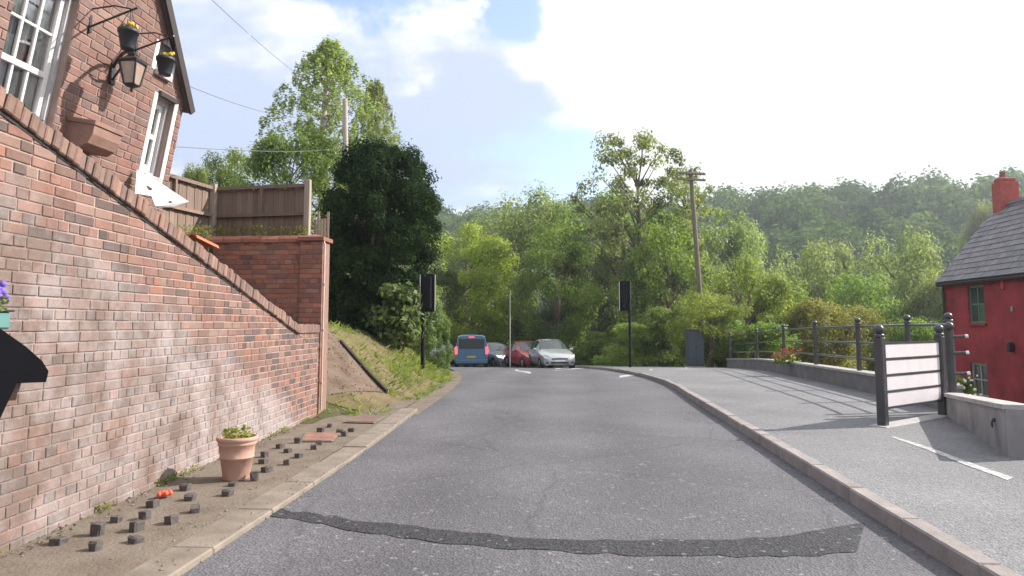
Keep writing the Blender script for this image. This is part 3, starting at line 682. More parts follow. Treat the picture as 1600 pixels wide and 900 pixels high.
# orange ridge tile lying on the coping, white plastic panel
ot = at_Y(298, 372, 8.3)
mb = MB(); pr = [(-0.10, 0.0), (-0.07, 0.045), (0, 0.065), (0.07, 0.045), (0.10, 0.0), (0.08, 0.0), (0.055, 0.03), (0, 0.045), (-0.055, 0.03), (-0.08, 0.0)]
mb.prism([(p[0], 0, p[1]) for p in pr], (0, 0.40, 0))
o = fix_normals(mb.build('ridge_tile', plain('orange_clay', (0.42, 0.13, 0.065), 0.8, bump=0.3), None, ot)); o.rotation_euler = (-0.24, 0, -0.25); tag(o, 'bright orange clay ridge tile lying behind the sloping coping', 'tile')
# white panel : a sheet folded along one crease, with two handle slots
wp = empty('plastic_panel', at_Y(245, 320, 6.7)); tag(wp, 'folded white plastic panel propped behind the sloping coping', 'panel')
def wpl(px, py, Y): return at_Y(px, py, Y) - wp.location
M_PANEL = plain('white_plastic', (0.80, 0.77, 0.76), 0.45, var=0.04)
q = [wpl(214, 265, 6.62), wpl(262, 293, 6.75), wpl(237, 306, 6.5), wpl(211, 302, 6.4)]
mb = MB(); nrm = (q[1] - q[0]).cross(q[3] - q[0]).normalized(); mb.prism(q, nrm * 0.015); fix_normals(mb.build('upper_sheet', M_PANEL, wp))
q2 = [wpl(262, 293.5, 6.75), wpl(295, 315, 6.7), wpl(272, 323, 6.62), wpl(243, 322, 6.5), wpl(237, 306.5, 6.5)]
mb = MB(); mb.prism(q2, nrm * 0.015); lower = fix_normals(mb.build('lower_sheet', M_PANEL, wp))
c0 = sum(q2, Vector()) / 5; du = (q2[1] - q2[0]).normalized(); dw = nrm.cross(du)
M_SLOT = plain('slot_dark', (0.14, 0.11, 0.10), 0.8)
mb = MB(); c1 = c0 + Vector((0, 0, 0)); 
for s_ in (0.02, -0.003):
    pass
mb.prism([c1 + du * a * 0.06 + dw * b * 0.012 + nrm * (-0.004) for a, b in ((-1, -1), (1, -1), (1, 1), (-1, 1))], nrm * 0.023); fix_normals(mb.build('handle_slot', M_SLOT, wp))
c2_ = sum(q, Vector()) / 4 + du * 0.02
mb = MB(); mb.prism([c2_ + du * a * 0.035 + dw * b * 0.009 + nrm * (-0.004) for a, b in ((-1, -1), (1, -1), (1, 1), (-1, 1))], nrm * 0.023); fix_normals(mb.build('handle_slot', M_SLOT, wp))

# ------------------------------------------------------------------ timber fence above the cross wall
def fence():
    Yf = Yc + 0.35
    P2 = at_Y(335, 360, Yf + 0.25); P3 = at_Y(482, 360, Yf)
    P1 = Vector((P2.x - 0.25, Yf - 1.75, 0))
    zb = zt - 0.1
    ft = empty('timber_fence', (P3.x, P3.y, zb)); tag(ft, 'brown close boarded timber fence on the raised bed behind the pier', 'fence')
    z1, z2, z3 = at_Y(335, 293, P2.y).z, at_Y(482, 287, P3.y).z, at_Y(335, 293, P2.y).z - 0.02
    for (Pa, Pb, za, zbb) in ((P1, P2, z3, z1), (P2, P3, z1, z2)):
        a = Vector((Pa.x, Pa.y, 0)); b = Vector((Pb.x, Pb.y, 0)); d = (b - a).normalized(); ln = (b - a).length; nrm_ = Vector((-d.y, d.x, 0))
        if nrm_.y < 0: nrm_ = -nrm_
        k = 0; w = 0.095; first = {}
        while k * w < ln - 0.05:
            h = za + (zbb - za) * (k * w / ln) - zb - 0.05 + random.uniform(-0.012, 0.012)
            key = (random.randint(0, 2))
            mb = MB(); mb.box((0.004, 0.0, 0), (w + 0.006, 0.014, h)); o = mb.build('board', M_FENCE, ft)
            o.location = a + d * k * w + nrm_ * (0.03 + 0.008 * (k % 2)) - Vector((ft.location.x, ft.location.y, 0)); o.rotation_euler = (0, 0, math.atan2(d.y, d.x)); k += 1
        for hh, th in ((0, 0.055), (-0.46, 0.05)):
            mb = MB(); mb.box((0, -0.03, -th), (ln, 0.028, 0)); o = mb.build('rail', M_FENCE, ft); o.location = (a.x - ft.location.x, a.y - ft.location.y, za - zb + hh)
            o.rotation_euler = (0, -math.atan2(zbb - za, ln), math.atan2(d.y, d.x))
        mb = MB(); mb.box((ln / 2 - 0.02, -0.028, za - zb - 0.46), (ln / 2 + 0.02, 0.027, za - zb - 0.05)); o = mb.build('batten', M_FENCE, ft); o.location = (a.x - ft.location.x, a.y - ft.location.y, 0); o.rotation_euler = (0, 0, math.atan2(d.y, d.x))
    for P, h in ((P2, at_Y(338, 289, P2.y).z), (P3, at_Y(483, 282, P3.y).z), (P1, z3 + 0.04)):
        mb = MB(); mb.box((-0.045, -0.085, -0.3), (0.045, 0.005, h - zb), bev=0.006); mb.build('post', M_POST, ft, (P.x - ft.location.x, P.y - 0.03 - ft.location.y, 0))
    # pales right of the last post
    for k in range(5):
        mb = MB(); hh = random.uniform(0.35, 0.62); mb.box((-0.018, 0, -0.1), (0.018, 0.015, hh)); mb.build('pale', M_POST, ft, (0.07 + k * 0.052, 0.1, 0))
fence()

# ------------------------------------------------------------------ brick house at the left
TILT = R(9.5)
hx = -4.46
house = empty('brick_house', (hx, 0, 2.0)); house.rotation_euler = (0, TILT, 0)
tag(house, 'leaning old red brick gable house with white framed windows above the garden wall', 'house')
bpy.context.view_layer.update()
HM = house.matrix_world.copy(); HI = HM.inverted()
def fac(px, py, out=0.0):
    """photo pixel -> house-local point on the facade plane pushed out by `out`"""
    n = (HM.to_3x3() @ Vector((1, 0, 0))); p0 = HM @ Vector((out, 0, 0))
    return HI @ on_plane(px, py, p0, n)
c_top, c_bot = fac(288, 157), fac(266, 270)
yc = (c_top.y + c_bot.y) / 2
va_, vb_ = fac(296, 152, 0.08), fac(263, 2, 0.08)
vs_ = (vb_.z - va_.z) / (vb_.y - va_.y)
print('HOUSE corner', c_top, c_bot, 'verge', va_, vb_, vs_)
yR = yc; zE = va_.z + vs_ * (yR - va_.y)
yA = yR - 1.9; zA = zE + vs_ * (yA - yR); yL = yR - 3.8
def rect(*pp, out=0.0):
    q = [fac(*p, out) for p in pp]; return q
# windows
w1a, w1b = fac(13, 80), fac(83, 123)          # meeting rail ends of the sash window
w1bot = fac(63, 177).z; mr_z = (w1a.z + w1b.z) / 2
w1y0, w1y1 = min(w1a.y, w1b.y), max(w1a.y, w1b.y)
print('WIN1', w1y0, w1y1, mr_z, w1bot)
pane_h = mr_z - w1bot
H1 = (w1y0 - 0.05, w1y1 + 0.10, mr_z - 2 * pane_h - 0.10, mr_z + 2 * pane_h + 0.10)
u0_, u1_ = fac(240, 200).y, fac(274, 200).y
H2 = (fac(229, 230).y, yc - 0.17, fac(228, 248).z - 0.15, fac(240, 145).z)
H3 = (yc - 0.62, yc - 0.36, H2[3] + 0.24, H2[3] + 0.50)
print('H', H1, H2, H3)
holes = [H1, H2, H3]
zlo = -2.2
def facade():
    us = sorted({yL, yR} | {a for h in holes for a in h[:2]}); vs = sorted({zlo, zA} | {a for h in holes for a in h[2:]} | {zE})
    mb = MB()
    for a, b in zip(us, us[1:]):
        for c, d in zip(vs, vs[1:]):
            cm_, dm_ = (a + b) / 2, (c + d) / 2
            if any(h[0] < cm_ < h[1] and h[2] < dm_ < h[3] for h in holes): continue
            poly = [(a, c), (b, c), (b, d), (a, d)]
            for pa in ((-vs_, 1, zE - vs_ * yR), (vs_, 1, zE + vs_ * yL)):
                poly = clip_half(poly, *pa)
                if len(poly) < 3: break
            if len(poly) >= 3: mb.add([(0, p[0], p[1]) for p in poly], [tuple(range(len(poly)))])
    for a, b, c, d in holes:
        mb.add([(0, a, c), (0, b, c), (0, b, d), (0, a, d), (-0.22, a, c), (-0.22, b, c), (-0.22, b, d), (-0.22, a, d)], [(0, 1, 5, 4), (1, 2, 6, 5), (2, 3, 7, 6), (3, 0, 4, 7)])
    # side and back walls
    mb.add([(0, yR, zlo), (-5, yR, zlo), (-5, yR, zE), (0, yR, zE)], [(0, 1, 2, 3)])
    mb.add([(0, yL, zlo), (-5, yL, zlo), (-5, yL, zE), (0, yL, zE)], [(3, 2, 1, 0)])
    mb.add([(-5, yL, zlo), (-5, yR, zlo), (-5, yR, zE), (-5, yA, zA), (-5, yL, zE)], [(0, 1, 2, 3, 4)])
    mb.build('wall', M_MORTAR_H, house)
facade()
fh = lambda u, v, h: (h, u, v)
brickwork(house, fh, yL, yR, zlo + 0.9, zA, [(1, 0, yR - 0.002), (-1, 0, -yL), (-vs_, 1, zE - vs_ * yR - 0.01), (vs_, 1, zE + vs_ * yL - 0.01)], holes, M_HOUSEBRICK)
# roof slabs with dark barge boards
M_SLATE = plain('slate', (0.12, 0.11, 0.12), 0.6, var=0.3, scale=8)
M_BARGE = plain('barge_board', (0.045, 0.035, 0.035), 0.6)
sl = Vector((yR - yA, zE - zA)).normalized(); nn_ = Vector((-sl.y, sl.x))
for s_ in (1, -1):
    def pt_(t, h, x): 
        yy = (t * sl.x + h * nn_.x); return (x, yA + s_ * yy, zA + t * sl.y + (h - 0.09) * nn_.y)
    T = (Vector((yR - yA, zE - zA)).length) + 0.06
    mb = MB(); mb.prism([pt_(0, 0.02, 0.06), pt_(T, 0.02, 0.06), pt_(T, 0.08, 0.06), pt_(0, 0.08, 0.06)], (-5.2, 0, 0)); rf = fix_normals(mb.build('roof', M_SLATE, house))
    mb = MB(); mb.prism([pt_(0, 0.0, 0.06), pt_(T, 0.0, 0.06), pt_(T, 0.085, 0.06), pt_(0, 0.085, 0.06)], (0.025, 0, 0)); fix_normals(mb.build('barge_board', M_BARGE, rf))
# sash window (thing > window > bars, panes)
def bars(parent, rects, x0, x1, mat, name):
    for r in rects:
        mb = MB(); mb.box((x0, r[0], r[2]), (x1, r[1], r[3]), bev=0.004); mb.build(name, mat, parent)
M_SURR = plain('worn_window_surround', (0.42, 0.41, 0.43), 0.8, var=0.2)
M_CURT = plain('white_curtain', (0.78, 0.77, 0.80), 0.9, var=0.15, scale=20)
M_CURTP = plain('pink_curtain', (0.50, 0.20, 0.28), 0.9, var=0.2, scale=20)
def sash_window(Hh, cols, rows_up, rows_lo, rail_z, curtains=True):
    a, b, c, d = Hh
    root = MB()
    for r in ((a, a + 0.035, c, d), (b - 0.035, b, c, d), (a + 0.035, b - 0.035, c, c + 0.04), (a + 0.035, b - 0.035, d - 0.05, d)): root.box((-0.17, r[0], r[2]), (-0.06, r[1], r[3]))
    w = root.build('window', M_SURR, house)
    ia, ib, ic, id_ = a + 0.035, b - 0.035, c + 0.04, d - 0.05
    fw = 0.045
    rs = [(ia, ia + fw, ic, id_), (ib - fw, ib, ic, id_), (ia + fw, ib - fw, ic, ic + 0.07), (ia + fw, ib - fw, id_ - 0.05, id_), (ia + fw, ib - fw, rail_z - 0.025, rail_z + 0.025)]
    bars(w, rs, -0.145, -0.095, M_WHITE, 'sash_rail')
    gb = []
    for k in range(1, cols):
        yy = ia + fw + (ib - ia - 2 * fw) * k / cols
        gb += [(yy - 0.011, yy + 0.011, ic + 0.07, rail_z - 0.025), (yy - 0.011, yy + 0.011, rail_z + 0.025, id_ - 0.05)]
    bars(w, gb, -0.138, -0.105, M_WHITE, 'glazing_bar')
    hb = []
    for lo_, hi_, n in ((ic + 0.07, rail_z - 0.025, rows_lo), (rail_z + 0.025, id_ - 0.05, rows_up)):
        for k in range(1, n):
            z_ = lo_ + (hi_ - lo_) * k / n; hb.append((ia + fw, ib - fw, z_ - 0.011, z_ + 0.011))
    bars(w, hb, -0.136, -0.107, M_WHITE, 'glazing_bar')
    ys_ = [ia + fw + (ib - ia - 2 * fw) * k / cols for k in range(cols + 1)]
    for lo_, hi_, n in ((ic + 0.07, rail_z - 0.025, rows_lo), (rail_z + 0.025, id_ - 0.05, rows_up)):
        for i in range(cols):
            for k in range(n):
                z0, z1 = lo_ + (hi_ - lo_) * k / n, lo_ + (hi_ - lo_) * (k + 1) / n
                mb = MB(); t_ = random.uniform(-0.004, 0.004)
                mb.add([(-0.122 + t_, ys_[i], z0), (-0.122, ys_[i + 1], z0), (-0.122 - t_, ys_[i + 1], z1), (-0.122, ys_[i], z1)], [(0, 1, 2, 3)]); mb.build('pane', M_PANE, w)
    if curtains:
        for (s0, s1, mt) in ((0.0, 0.34, M_CURT), (0.40, 0.58, M_CURT), (0.58, 0.66, M_CURTP), (0.67, 0.99, M_CURT)):
            mb = MB(); n = 10; y0_, y1_ = ia + (ib - ia) * s0, ia + (ib - ia) * s1
            for k in range(n):
                ya_, yb_ = y0_ + (y1_ - y0_) * k / n, y0_ + (y1_ - y0_) * (k + 1) / n
                xa, xb = -0.165 + 0.015 * math.sin(k * 1.9), -0.165 + 0.015 * math.sin((k + 1) * 1.9)
                mb.add([(xa, ya_, ic), (xb, yb_, ic), (xb, yb_ + 0.03, id_), (xa, ya_ + 0.03, id_)], [(0, 1, 2, 3)])
            mb.build('curtain', mt, w)
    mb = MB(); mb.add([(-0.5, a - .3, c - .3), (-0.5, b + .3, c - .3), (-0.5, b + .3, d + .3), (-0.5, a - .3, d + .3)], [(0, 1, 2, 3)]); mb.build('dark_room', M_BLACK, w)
    return w
def pane_material():
    m, t, b = new_mat('clear_pane'); out = t.nodes['Material Output']
    tr = N(t, 'ShaderNodeBsdfTransparent'); gl = N(t, 'ShaderNodeBsdfGlossy'); gl.inputs['Roughness'].default_value = 0.03
    gl.inputs['Color'].default_value = (0.9, 0.92, 0.95, 1)
    fr_ = N(t, 'ShaderNodeFresnel'); fr_.inputs['IOR'].default_value = 1.55
    ma = N(t, 'ShaderNodeMath', operation='MULTIPLY_ADD'); L(t, fr_.outputs[0], ma.inputs[0]); ma.inputs[1].default_value = 1.0; ma.inputs[2].default_value = 0.22
    mx_ = N(t, 'ShaderNodeMixShader'); L(t, ma.outputs[0], mx_.inputs[0]); L(t, tr.outputs[0], mx_.inputs[1]); L(t, gl.outputs[0], mx_.inputs[2]); L(t, mx_.outputs[0], out.inputs[0])
    return m
M_PANE = pane_material()
w1 = sash_window(H1, 3, 2, 2, mr_z)
mb = MB(); mb.box((-0.02, H1[0] - 0.08, H1[3]), (0.02, H1[1] + 0.10, H1[3] + 0.2)); mb.build('lintel', plain('stone_lintel', (0.36, 0.34, 0.34), 0.85, bump=0.3), w1)
for Hh in (H2, H3):
    w = sash_window(Hh, 2, 1, 1, (Hh[2] + Hh[3]) / 2, False)
    bars(w, [(Hh[0] - 0.06, Hh[0], Hh[2] - 0.02, Hh[3] + 0.02), (Hh[1], Hh[1] + 0.06, Hh[2] - 0.02, Hh[3] + 0.02)], -0.01, 0.012, M_WHITE, 'white_jamb')
    bars(w, [(Hh[0], Hh[1], Hh[2] - 0.06, Hh[2])], -0.02, 0.05, M_SURR, 'sill')
    bars(w, [(Hh[0], Hh[1], Hh[3], Hh[3] + 0.05)], -0.02, 0.04, M_BARGE, 'lintel')

# ------------------------------------------------------------------ things fixed to the facade (built in world space, tilted facade)
def wpt(px, py, out): return HM @ fac(px, py, out)
M_BUCKET = plain('dark_bucket_plastic', (0.03, 0.033, 0.042), 0.5, var=0.15)
M_YELLOW = plain('yellow_petal', (0.75, 0.50, 0.05), 0.7)
M_PURPLE = plain('purple_petal', (0.17, 0.10, 0.50), 0.7)
def leaf_tuft(name, parent, mat, c, r, n, size, flat=0.6):
    d = rand_dirs(n); p = d * (rng.uniform(0.2, 1, n) ** 0.5)[:, None] * r * np.array([1, 1, flat]) + np.array(c)
    p[:, 2] = np.maximum(p[:, 2], c[2] - 0.01)
    nn = rand_dirs(n) + np.array([0, 0, 0.6]); nn /= np.linalg.norm(nn, axis=1, keepdims=True)
    return link(name, leaves_mesh(name, p, nn, size, mat, rng.uniform(0, 1, n)), parent)
def basket(px, py, hpx, out, tip, mount, label, tiltx=0.0):
    c = wpt(px, py, out); s = hpx * (c.y / math.cos(YAW)) / FPX
    e = empty('hanging_bucket', c); tag(e, label, 'hanging basket', 'bucket planters hung on the house front')
    r = s * 0.46
    mb = MB(); mb.lathe([(0.001, -s / 2), (r * 0.66, -s / 2), (r * 0.7, -s / 2 + 0.01), (r * 0.97, s / 2 - 0.03), (r * 1.06, s / 2 - 0.03), (r * 1.06, s / 2), (r * 0.96, s / 2), (r * 0.93, s / 2 - 0.03)], 22); mb.build('bucket', M_BUCKET, e)
    mb = MB(); mb.lathe([(0.001, s / 2 - 0.02), (r * 0.93, s / 2 - 0.025)], 16); mb.build('soil', M_SOIL, e)
    leaf_tuft('foliage', e, F_LIME, (0, 0, s / 2), r * 0.9, 90, 0.018)
    fl = MB()
    for k in range(7):
        fl.ball((random.uniform(-r, r) * .6 + r * .3, random.uniform(-r, r) * .6, s / 2 + random.uniform(0.02, 0.06)), 0.016, n=6)
    fl.build('blooms', M_YELLOW, e)['kind'] = 'stuff'
    t = wpt(*tip, out) - c
    hg = MB()
    for a in (0, 2.1, 4.2): hg.tube([(r * math.cos(a), r * math.sin(a), s / 2 - 0.01), tuple(t)], 0.003, 5)
    hg.build('hanger', M_BLACK, e)
    m0 = wpt(*mount, 0.01); tp = wpt(*tip, out)
    bk = empty('basket_bracket', m0); tag(bk, 'black iron bracket fixed to the house front holding the ' + ('nearer' if px < 230 else 'farther') + ' bucket', 'bracket', 'iron basket brackets on the house front')
    mb = MB(); mb.tube([(0, 0, 0), tp + Vector((0.06, 0, 0.01)) - m0], 0.009, 6); mb.build('arm', M_BLACK, bk)
    m1 = m0 + Vector((0, 0, 0.16)); mb = MB(); mb.tube([m1 - m0, (m1 - m0) * 0.4 + (tp - m0) * 0.6 + Vector((0, 0, 0.03)), tp - m0], 0.007, 6); mb.build('brace', M_BLACK, bk)
    mb = MB(); mb.box((-0.012, -0.015, -0.05), (0.012, 0.015, 0.20)); mb.build('wall_plate', M_BLACK, bk)
    return e
basket(200, 62, 34, 0.42, (205, 14), (140, 42), 'dark bucket planter hanging above the wall lantern')
basket(258, 104, 30, 0.42, (262, 58), (212, 78), 'dark bucket planter with yellow blooms hanging near the gable edge')
# lantern
M_LGLASS = plain('lantern_glass', (0.36, 0.27, 0.22), 0.12, var=0.25, spec=0.7)
lc = wpt(207, 112, 0.40); s_l = 0.36
lan = empty('wall_lantern', lc); tag(lan, 'black tapered wall lantern on a scrolled arm below the bucket planters', 'lantern')
tw, bw, hh = 0.078, 0.045, 0.20
def ringp(w, z): return [Vector((sx * w, sy * w, z)) for sx, sy in ((1, 1), (-1, 1), (-1, -1), (1, -1))]
t4, b4 = ringp(tw, 0.08), ringp(bw, 0.08 - hh)
for i in range(4):
    j = (i + 1) % 4; mb = MB(); k_ = 0.94; mb.add([b4[i] * k_ + Vector((0, 0, 0.08 - hh)) * (1 - k_), b4[j] * k_ + Vector((0, 0, 0.08 - hh)) * (1 - k_), t4[j] * k_ + Vector((0, 0, 0.08)) * (1 - k_), t4[i] * k_ + Vector((0, 0, 0.08)) * (1 - k_)], [(0, 1, 2, 3)]); mb.build('pane', M_LGLASS, lan)
mb = MB()
for i in range(4): mb.tube([b4[i], t4[i]], 0.008, 6); mb.tube([t4[i], t4[(i + 1) % 4]], 0.010, 6); mb.tube([b4[i], b4[(i + 1) % 4]], 0.008, 6)
mb.build('frame', M_BLACK, lan)
mb = MB(); mb.lathe([(0.115, 0.082), (0.12, 0.094), (0.06, 0.125), (0.04, 0.145), (0.045, 0.155), (0.018, 0.165), (0.012, 0.18), (0.001, 0.185)], 4, smooth=False); o = mb.build('roof', M_BLACK, lan); o.rotation_euler = (0, 0, R(45))
mb = MB(); mb.lathe([(0.001, -0.185), (0.010, -0.18), (0.015, -0.165), (0.010, -0.15), (0.055, -0.13), (0.062, -0.118), (0.001, -0.118)], 12); mb.build('finial', M_BLACK, lan)
m0 = wpt(176, 106, 0.01) - lc
mb = MB(); ts = [i / 8 for i in range(9)]
tipl = Vector((0, 0, 0.165))
mb.tube([m0 * (1 - t) + tipl * t + Vector((0, 0, 0.07 * math.sin(t * math.pi))) for t in ts], 0.016, 8)
mb.tube([m0 + Vector((0, 0, -0.12)), m0 * 0.6 + tipl * 0.4 + Vector((0, 0, -0.06)), m0 * 0.35 + tipl * 0.65 + Vector((0, 0, 0.02))], 0.011, 6); mb.build('arm', M_BLACK, lan)
mb = MB(); mb.box((-0.012, -0.03, -0.16), (0.014, 0.03, 0.07), bev=0.004, mat=Matrix.Translation(m0)); mb.build('wall_plate', M_BLACK, lan)
# terracotta trough on the facade
tr0, tr1 = fac(148, 194, 0.26), fac(190, 214, 0.26); trz0 = fac(147, 219, 0.26).z
mb = MB(); e = empty('wall_trough', HM @ Vector((0.0, (tr0.y + tr1.y) / 2, (tr0.z + tr1.z) / 2 - 0.21))); e.rotation_euler = house.rotation_euler
tag(e, 'brown clay trough planter fixed to the house front below the lantern', 'planter')
hl = (tr1.y - tr0.y) / 2; hz = 0.24; trz0 = (tr0.z + tr1.z) / 2 - hz + 0.03; print('TROUGH', hl, hz)
M_TROUGH = plain('trough_clay', (0.25, 0.15, 0.12), 0.85, var=0.2, bump=0.3)
mb = MB(); pr = [(0, 0), (0.16, 0.0), (0.23, 0.05), (0.26, 0.13), (0.26, hz), (0.0, hz)]
mb.prism([(p[0], -hl, p[1]) for p in pr], (0, 2 * hl, 0)); fix_normals(mb.build('body', M_TROUGH, e))
mb = MB(); mb.box((0.004, -hl - 0.012, hz - 0.03), (0.272, hl + 0.012, hz + 0.01), bev=0.004); mb.build('rim', M_TROUGH, e)
mb = MB(); mb.box((0.02, -hl + 0.02, hz + 0.004), (0.25, hl - 0.02, hz + 0.016)); mb.build('soil', M_SOIL, e)

# teal planter with a made-up black door mirror shape on the garden wall, cut by the picture's left edge
def wallw(px, py, out=0.0): return on_plane(px, py, A + wn * out, wn)
tp = wallw(-22, 515, 0.16)
pl_e = empty('wall_planter', tp); pl_e.rotation_euler = (0, 0, math.atan2(ud.y, ud.x)); tag(pl_e, 'teal wall planter with purple flowers over a made-up black door mirror shape', 'planter')
sp_ = (A + wn * 0.16 - EYE).length / FPX
M_TEAL = plain('teal_planter', (0.10, 0.22, 0.21), 0.5)
_q = wallw(18, 500, 0.16) - tp; ue_ = _q.dot(ud)
mb = MB(); mb.box((-0.25, -0.0, 0.0), (ue_, 0.155, 0.10), bev=0.012); mb.build('trough', M_TEAL, pl_e)
mb = MB(); mb.box((-0.26, -0.012, 0.101), (ue_ + 0.01, 0.157, 0.113), bev=0.004); mb.build('rim', M_BLACK, pl_e)
leaf_tuft('foliage', pl_e, F_LAUREL, (ue_ - 0.08, 0.07, 0.12), 0.095, 160, 0.018, 1.0)
mb = MB()
for k in range(26): mb.ball((random.uniform(ue_ - 0.12, ue_ - 0.01), random.uniform(0.02, 0.12), random.uniform(0.17, 0.27)), random.uniform(0.013, 0.022), n=6)
mb.build('blooms', M_PURPLE, pl_e)['kind'] = 'stuff'
def lp(px, py): 
    q = wallw(px, py, 0.16) - tp; return (q.dot(ud), 0, q.z)
mb = MB(); mb.prism([(x_, 0.155, z_) for x_, _, z_ in [lp(-60, 514), lp(0, 513), lp(40, 541), lp(66, 564), lp(76, 580), lp(72, 597), lp(26, 599), lp(0, 655), lp(-60, 720)]], (0, -0.155, 0)); fix_normals(mb.build('bracket', plain('mirror_black', (0.006, 0.006, 0.008), 1.0, spec=0.05), pl_e))  # outline of the car's door mirror, added here as a wall piece

# ------------------------------------------------------------------ terracotta pot and setts on the left footway
pb = at_Z(369, 748, 0.032)
pot = empty('plant_pot', pb); tag(pot, 'terracotta plant pot with straggly green plants, at the foot of the garden wall', 'plant pot')
kpx = (pb.y / math.cos(YAW)) / FPX; ph = 66 * kpx; pr_ = 31 * kpx
M_TERRA = plain('terracotta', (0.44, 0.27, 0.215), 0.85, var=0.15, bump=0.25)
mb = MB(); mb.lathe([(0.001, 0), (pr_ * 0.62, 0), (pr_ * 0.64, 0.01), (pr_ * 0.80, ph * 0.50), (pr_ * 0.84, ph * 0.505), (pr_ * 0.84, ph * 0.53), (pr_ * 0.82, ph * 0.54), (pr_ * 0.89, ph * 0.80), (pr_ * 0.93, ph * 0.81), (pr_ * 0.94, ph * 0.86), (pr_ * 0.92, ph * 0.88), (pr_ * 0.97, ph * 0.90), (pr_ * 1.02, ph * 0.93), (pr_ * 1.02, ph * 0.985), (pr_ * 0.97, ph), (pr_ * 0.88, ph), (pr_ * 0.86, ph * 0.94)], 32); mb.build('pot', M_TERRA, pot)
mb = MB(); mb.lathe([(0.001, ph * 0.95), (pr_ * 0.87, ph * 0.94)], 20); mb.build('soil', M_SOIL, pot)
leaf_tuft('plants', pot, F_OLIVE, (0, 0, ph * 0.97), pr_ * 0.8, 240, 0.024, 0.75)
M_SETT = plain('dark_stone', (0.085, 0.072, 0.07), 0.8, var=0.3, scale=20, bump=0.4)
setts = [(90, 850, 0), (152, 836, 0), (150, 859, 0), (213, 829, 0), (213, 847, 0), (180, 816, 0), (227, 811, 0), (267, 818, 0), (238, 792, 0), (298, 781, 1), (305, 800, 1), (290, 766, 1), (357, 774, 1), (365, 759, 1),
         (413, 714, 2), (411, 724, 2), (417, 737, 2), (398, 751, 2), (438, 700, 2), (449, 707, 2), (448, 726, 2), (466, 715, 2), (466, 692, 2), (490, 702, 3), (498, 695, 3), (500, 675, 3), (515, 667, 3), (531, 677, 3), (538, 681, 3), (549, 674, 3)]
slab = ['among those before the pot', 'in the trio right in front of the pot', 'among those just beyond the pot', 'among those by the garden wall end']
ORD = ['nearest', 'second nearest', 'third nearest', 'fourth nearest', 'fifth nearest', 'sixth nearest', 'seventh nearest', 'eighth nearest', 'ninth nearest', 'farthest']
setts.sort(key=lambda q: -q[1]); seen_ = {}
sm_ = []
for k in range(4):
    mb = MB(); mb.box((-0.055 + 0.01 * random.random(), -0.05, -0.03), (0.055, 0.05 - 0.01 * random.random(), 0.075 + 0.012 * k), bev=0.012)
    for i, v in enumerate(mb.v): mb.v[i] = tuple(c + random.uniform(-0.010, 0.010) for c in v)
    sm_.append(mb.mesh('stone_sett', M_SETT))
for x_, y_, g in setts:
    p = at_Z(x_, y_, 0.03); o = link('stone_sett', random.choice(sm_), None, p); o.rotation_euler = (random.uniform(-.1, .1), random.uniform(-.1, .1), random.uniform(-0.5, 0.5)); o.scale = [random.uniform(0.55, 0.85), random.uniform(0.55, 0.85), random.uniform(0.45, 0.75)]
    seen_[g] = seen_.get(g, -1) + 1
    tag(o, 'dark footway sett, ' + ORD[seen_[g]] + ' to us ' + slab[g], 'stone', 'dark stone setts scattered along the left footway')
p = at_Z(256, 778, 0.03)
mb = MB()
for k in range(9):
    a = k * 2.4; r_ = 0.012 + 0.004 * k
    mb.ball((r_ * math.cos(a), r_ * math.sin(a), 0.03 + 0.004 * (k % 3)), 0.022, n=6)
o = mb.build('red_bloom', plain('orange_red_petal', (0.70, 0.10, 0.05), 0.6), None, p); tag(o, 'small orange red fallen bloom on the footway against the garden wall', 'flower')
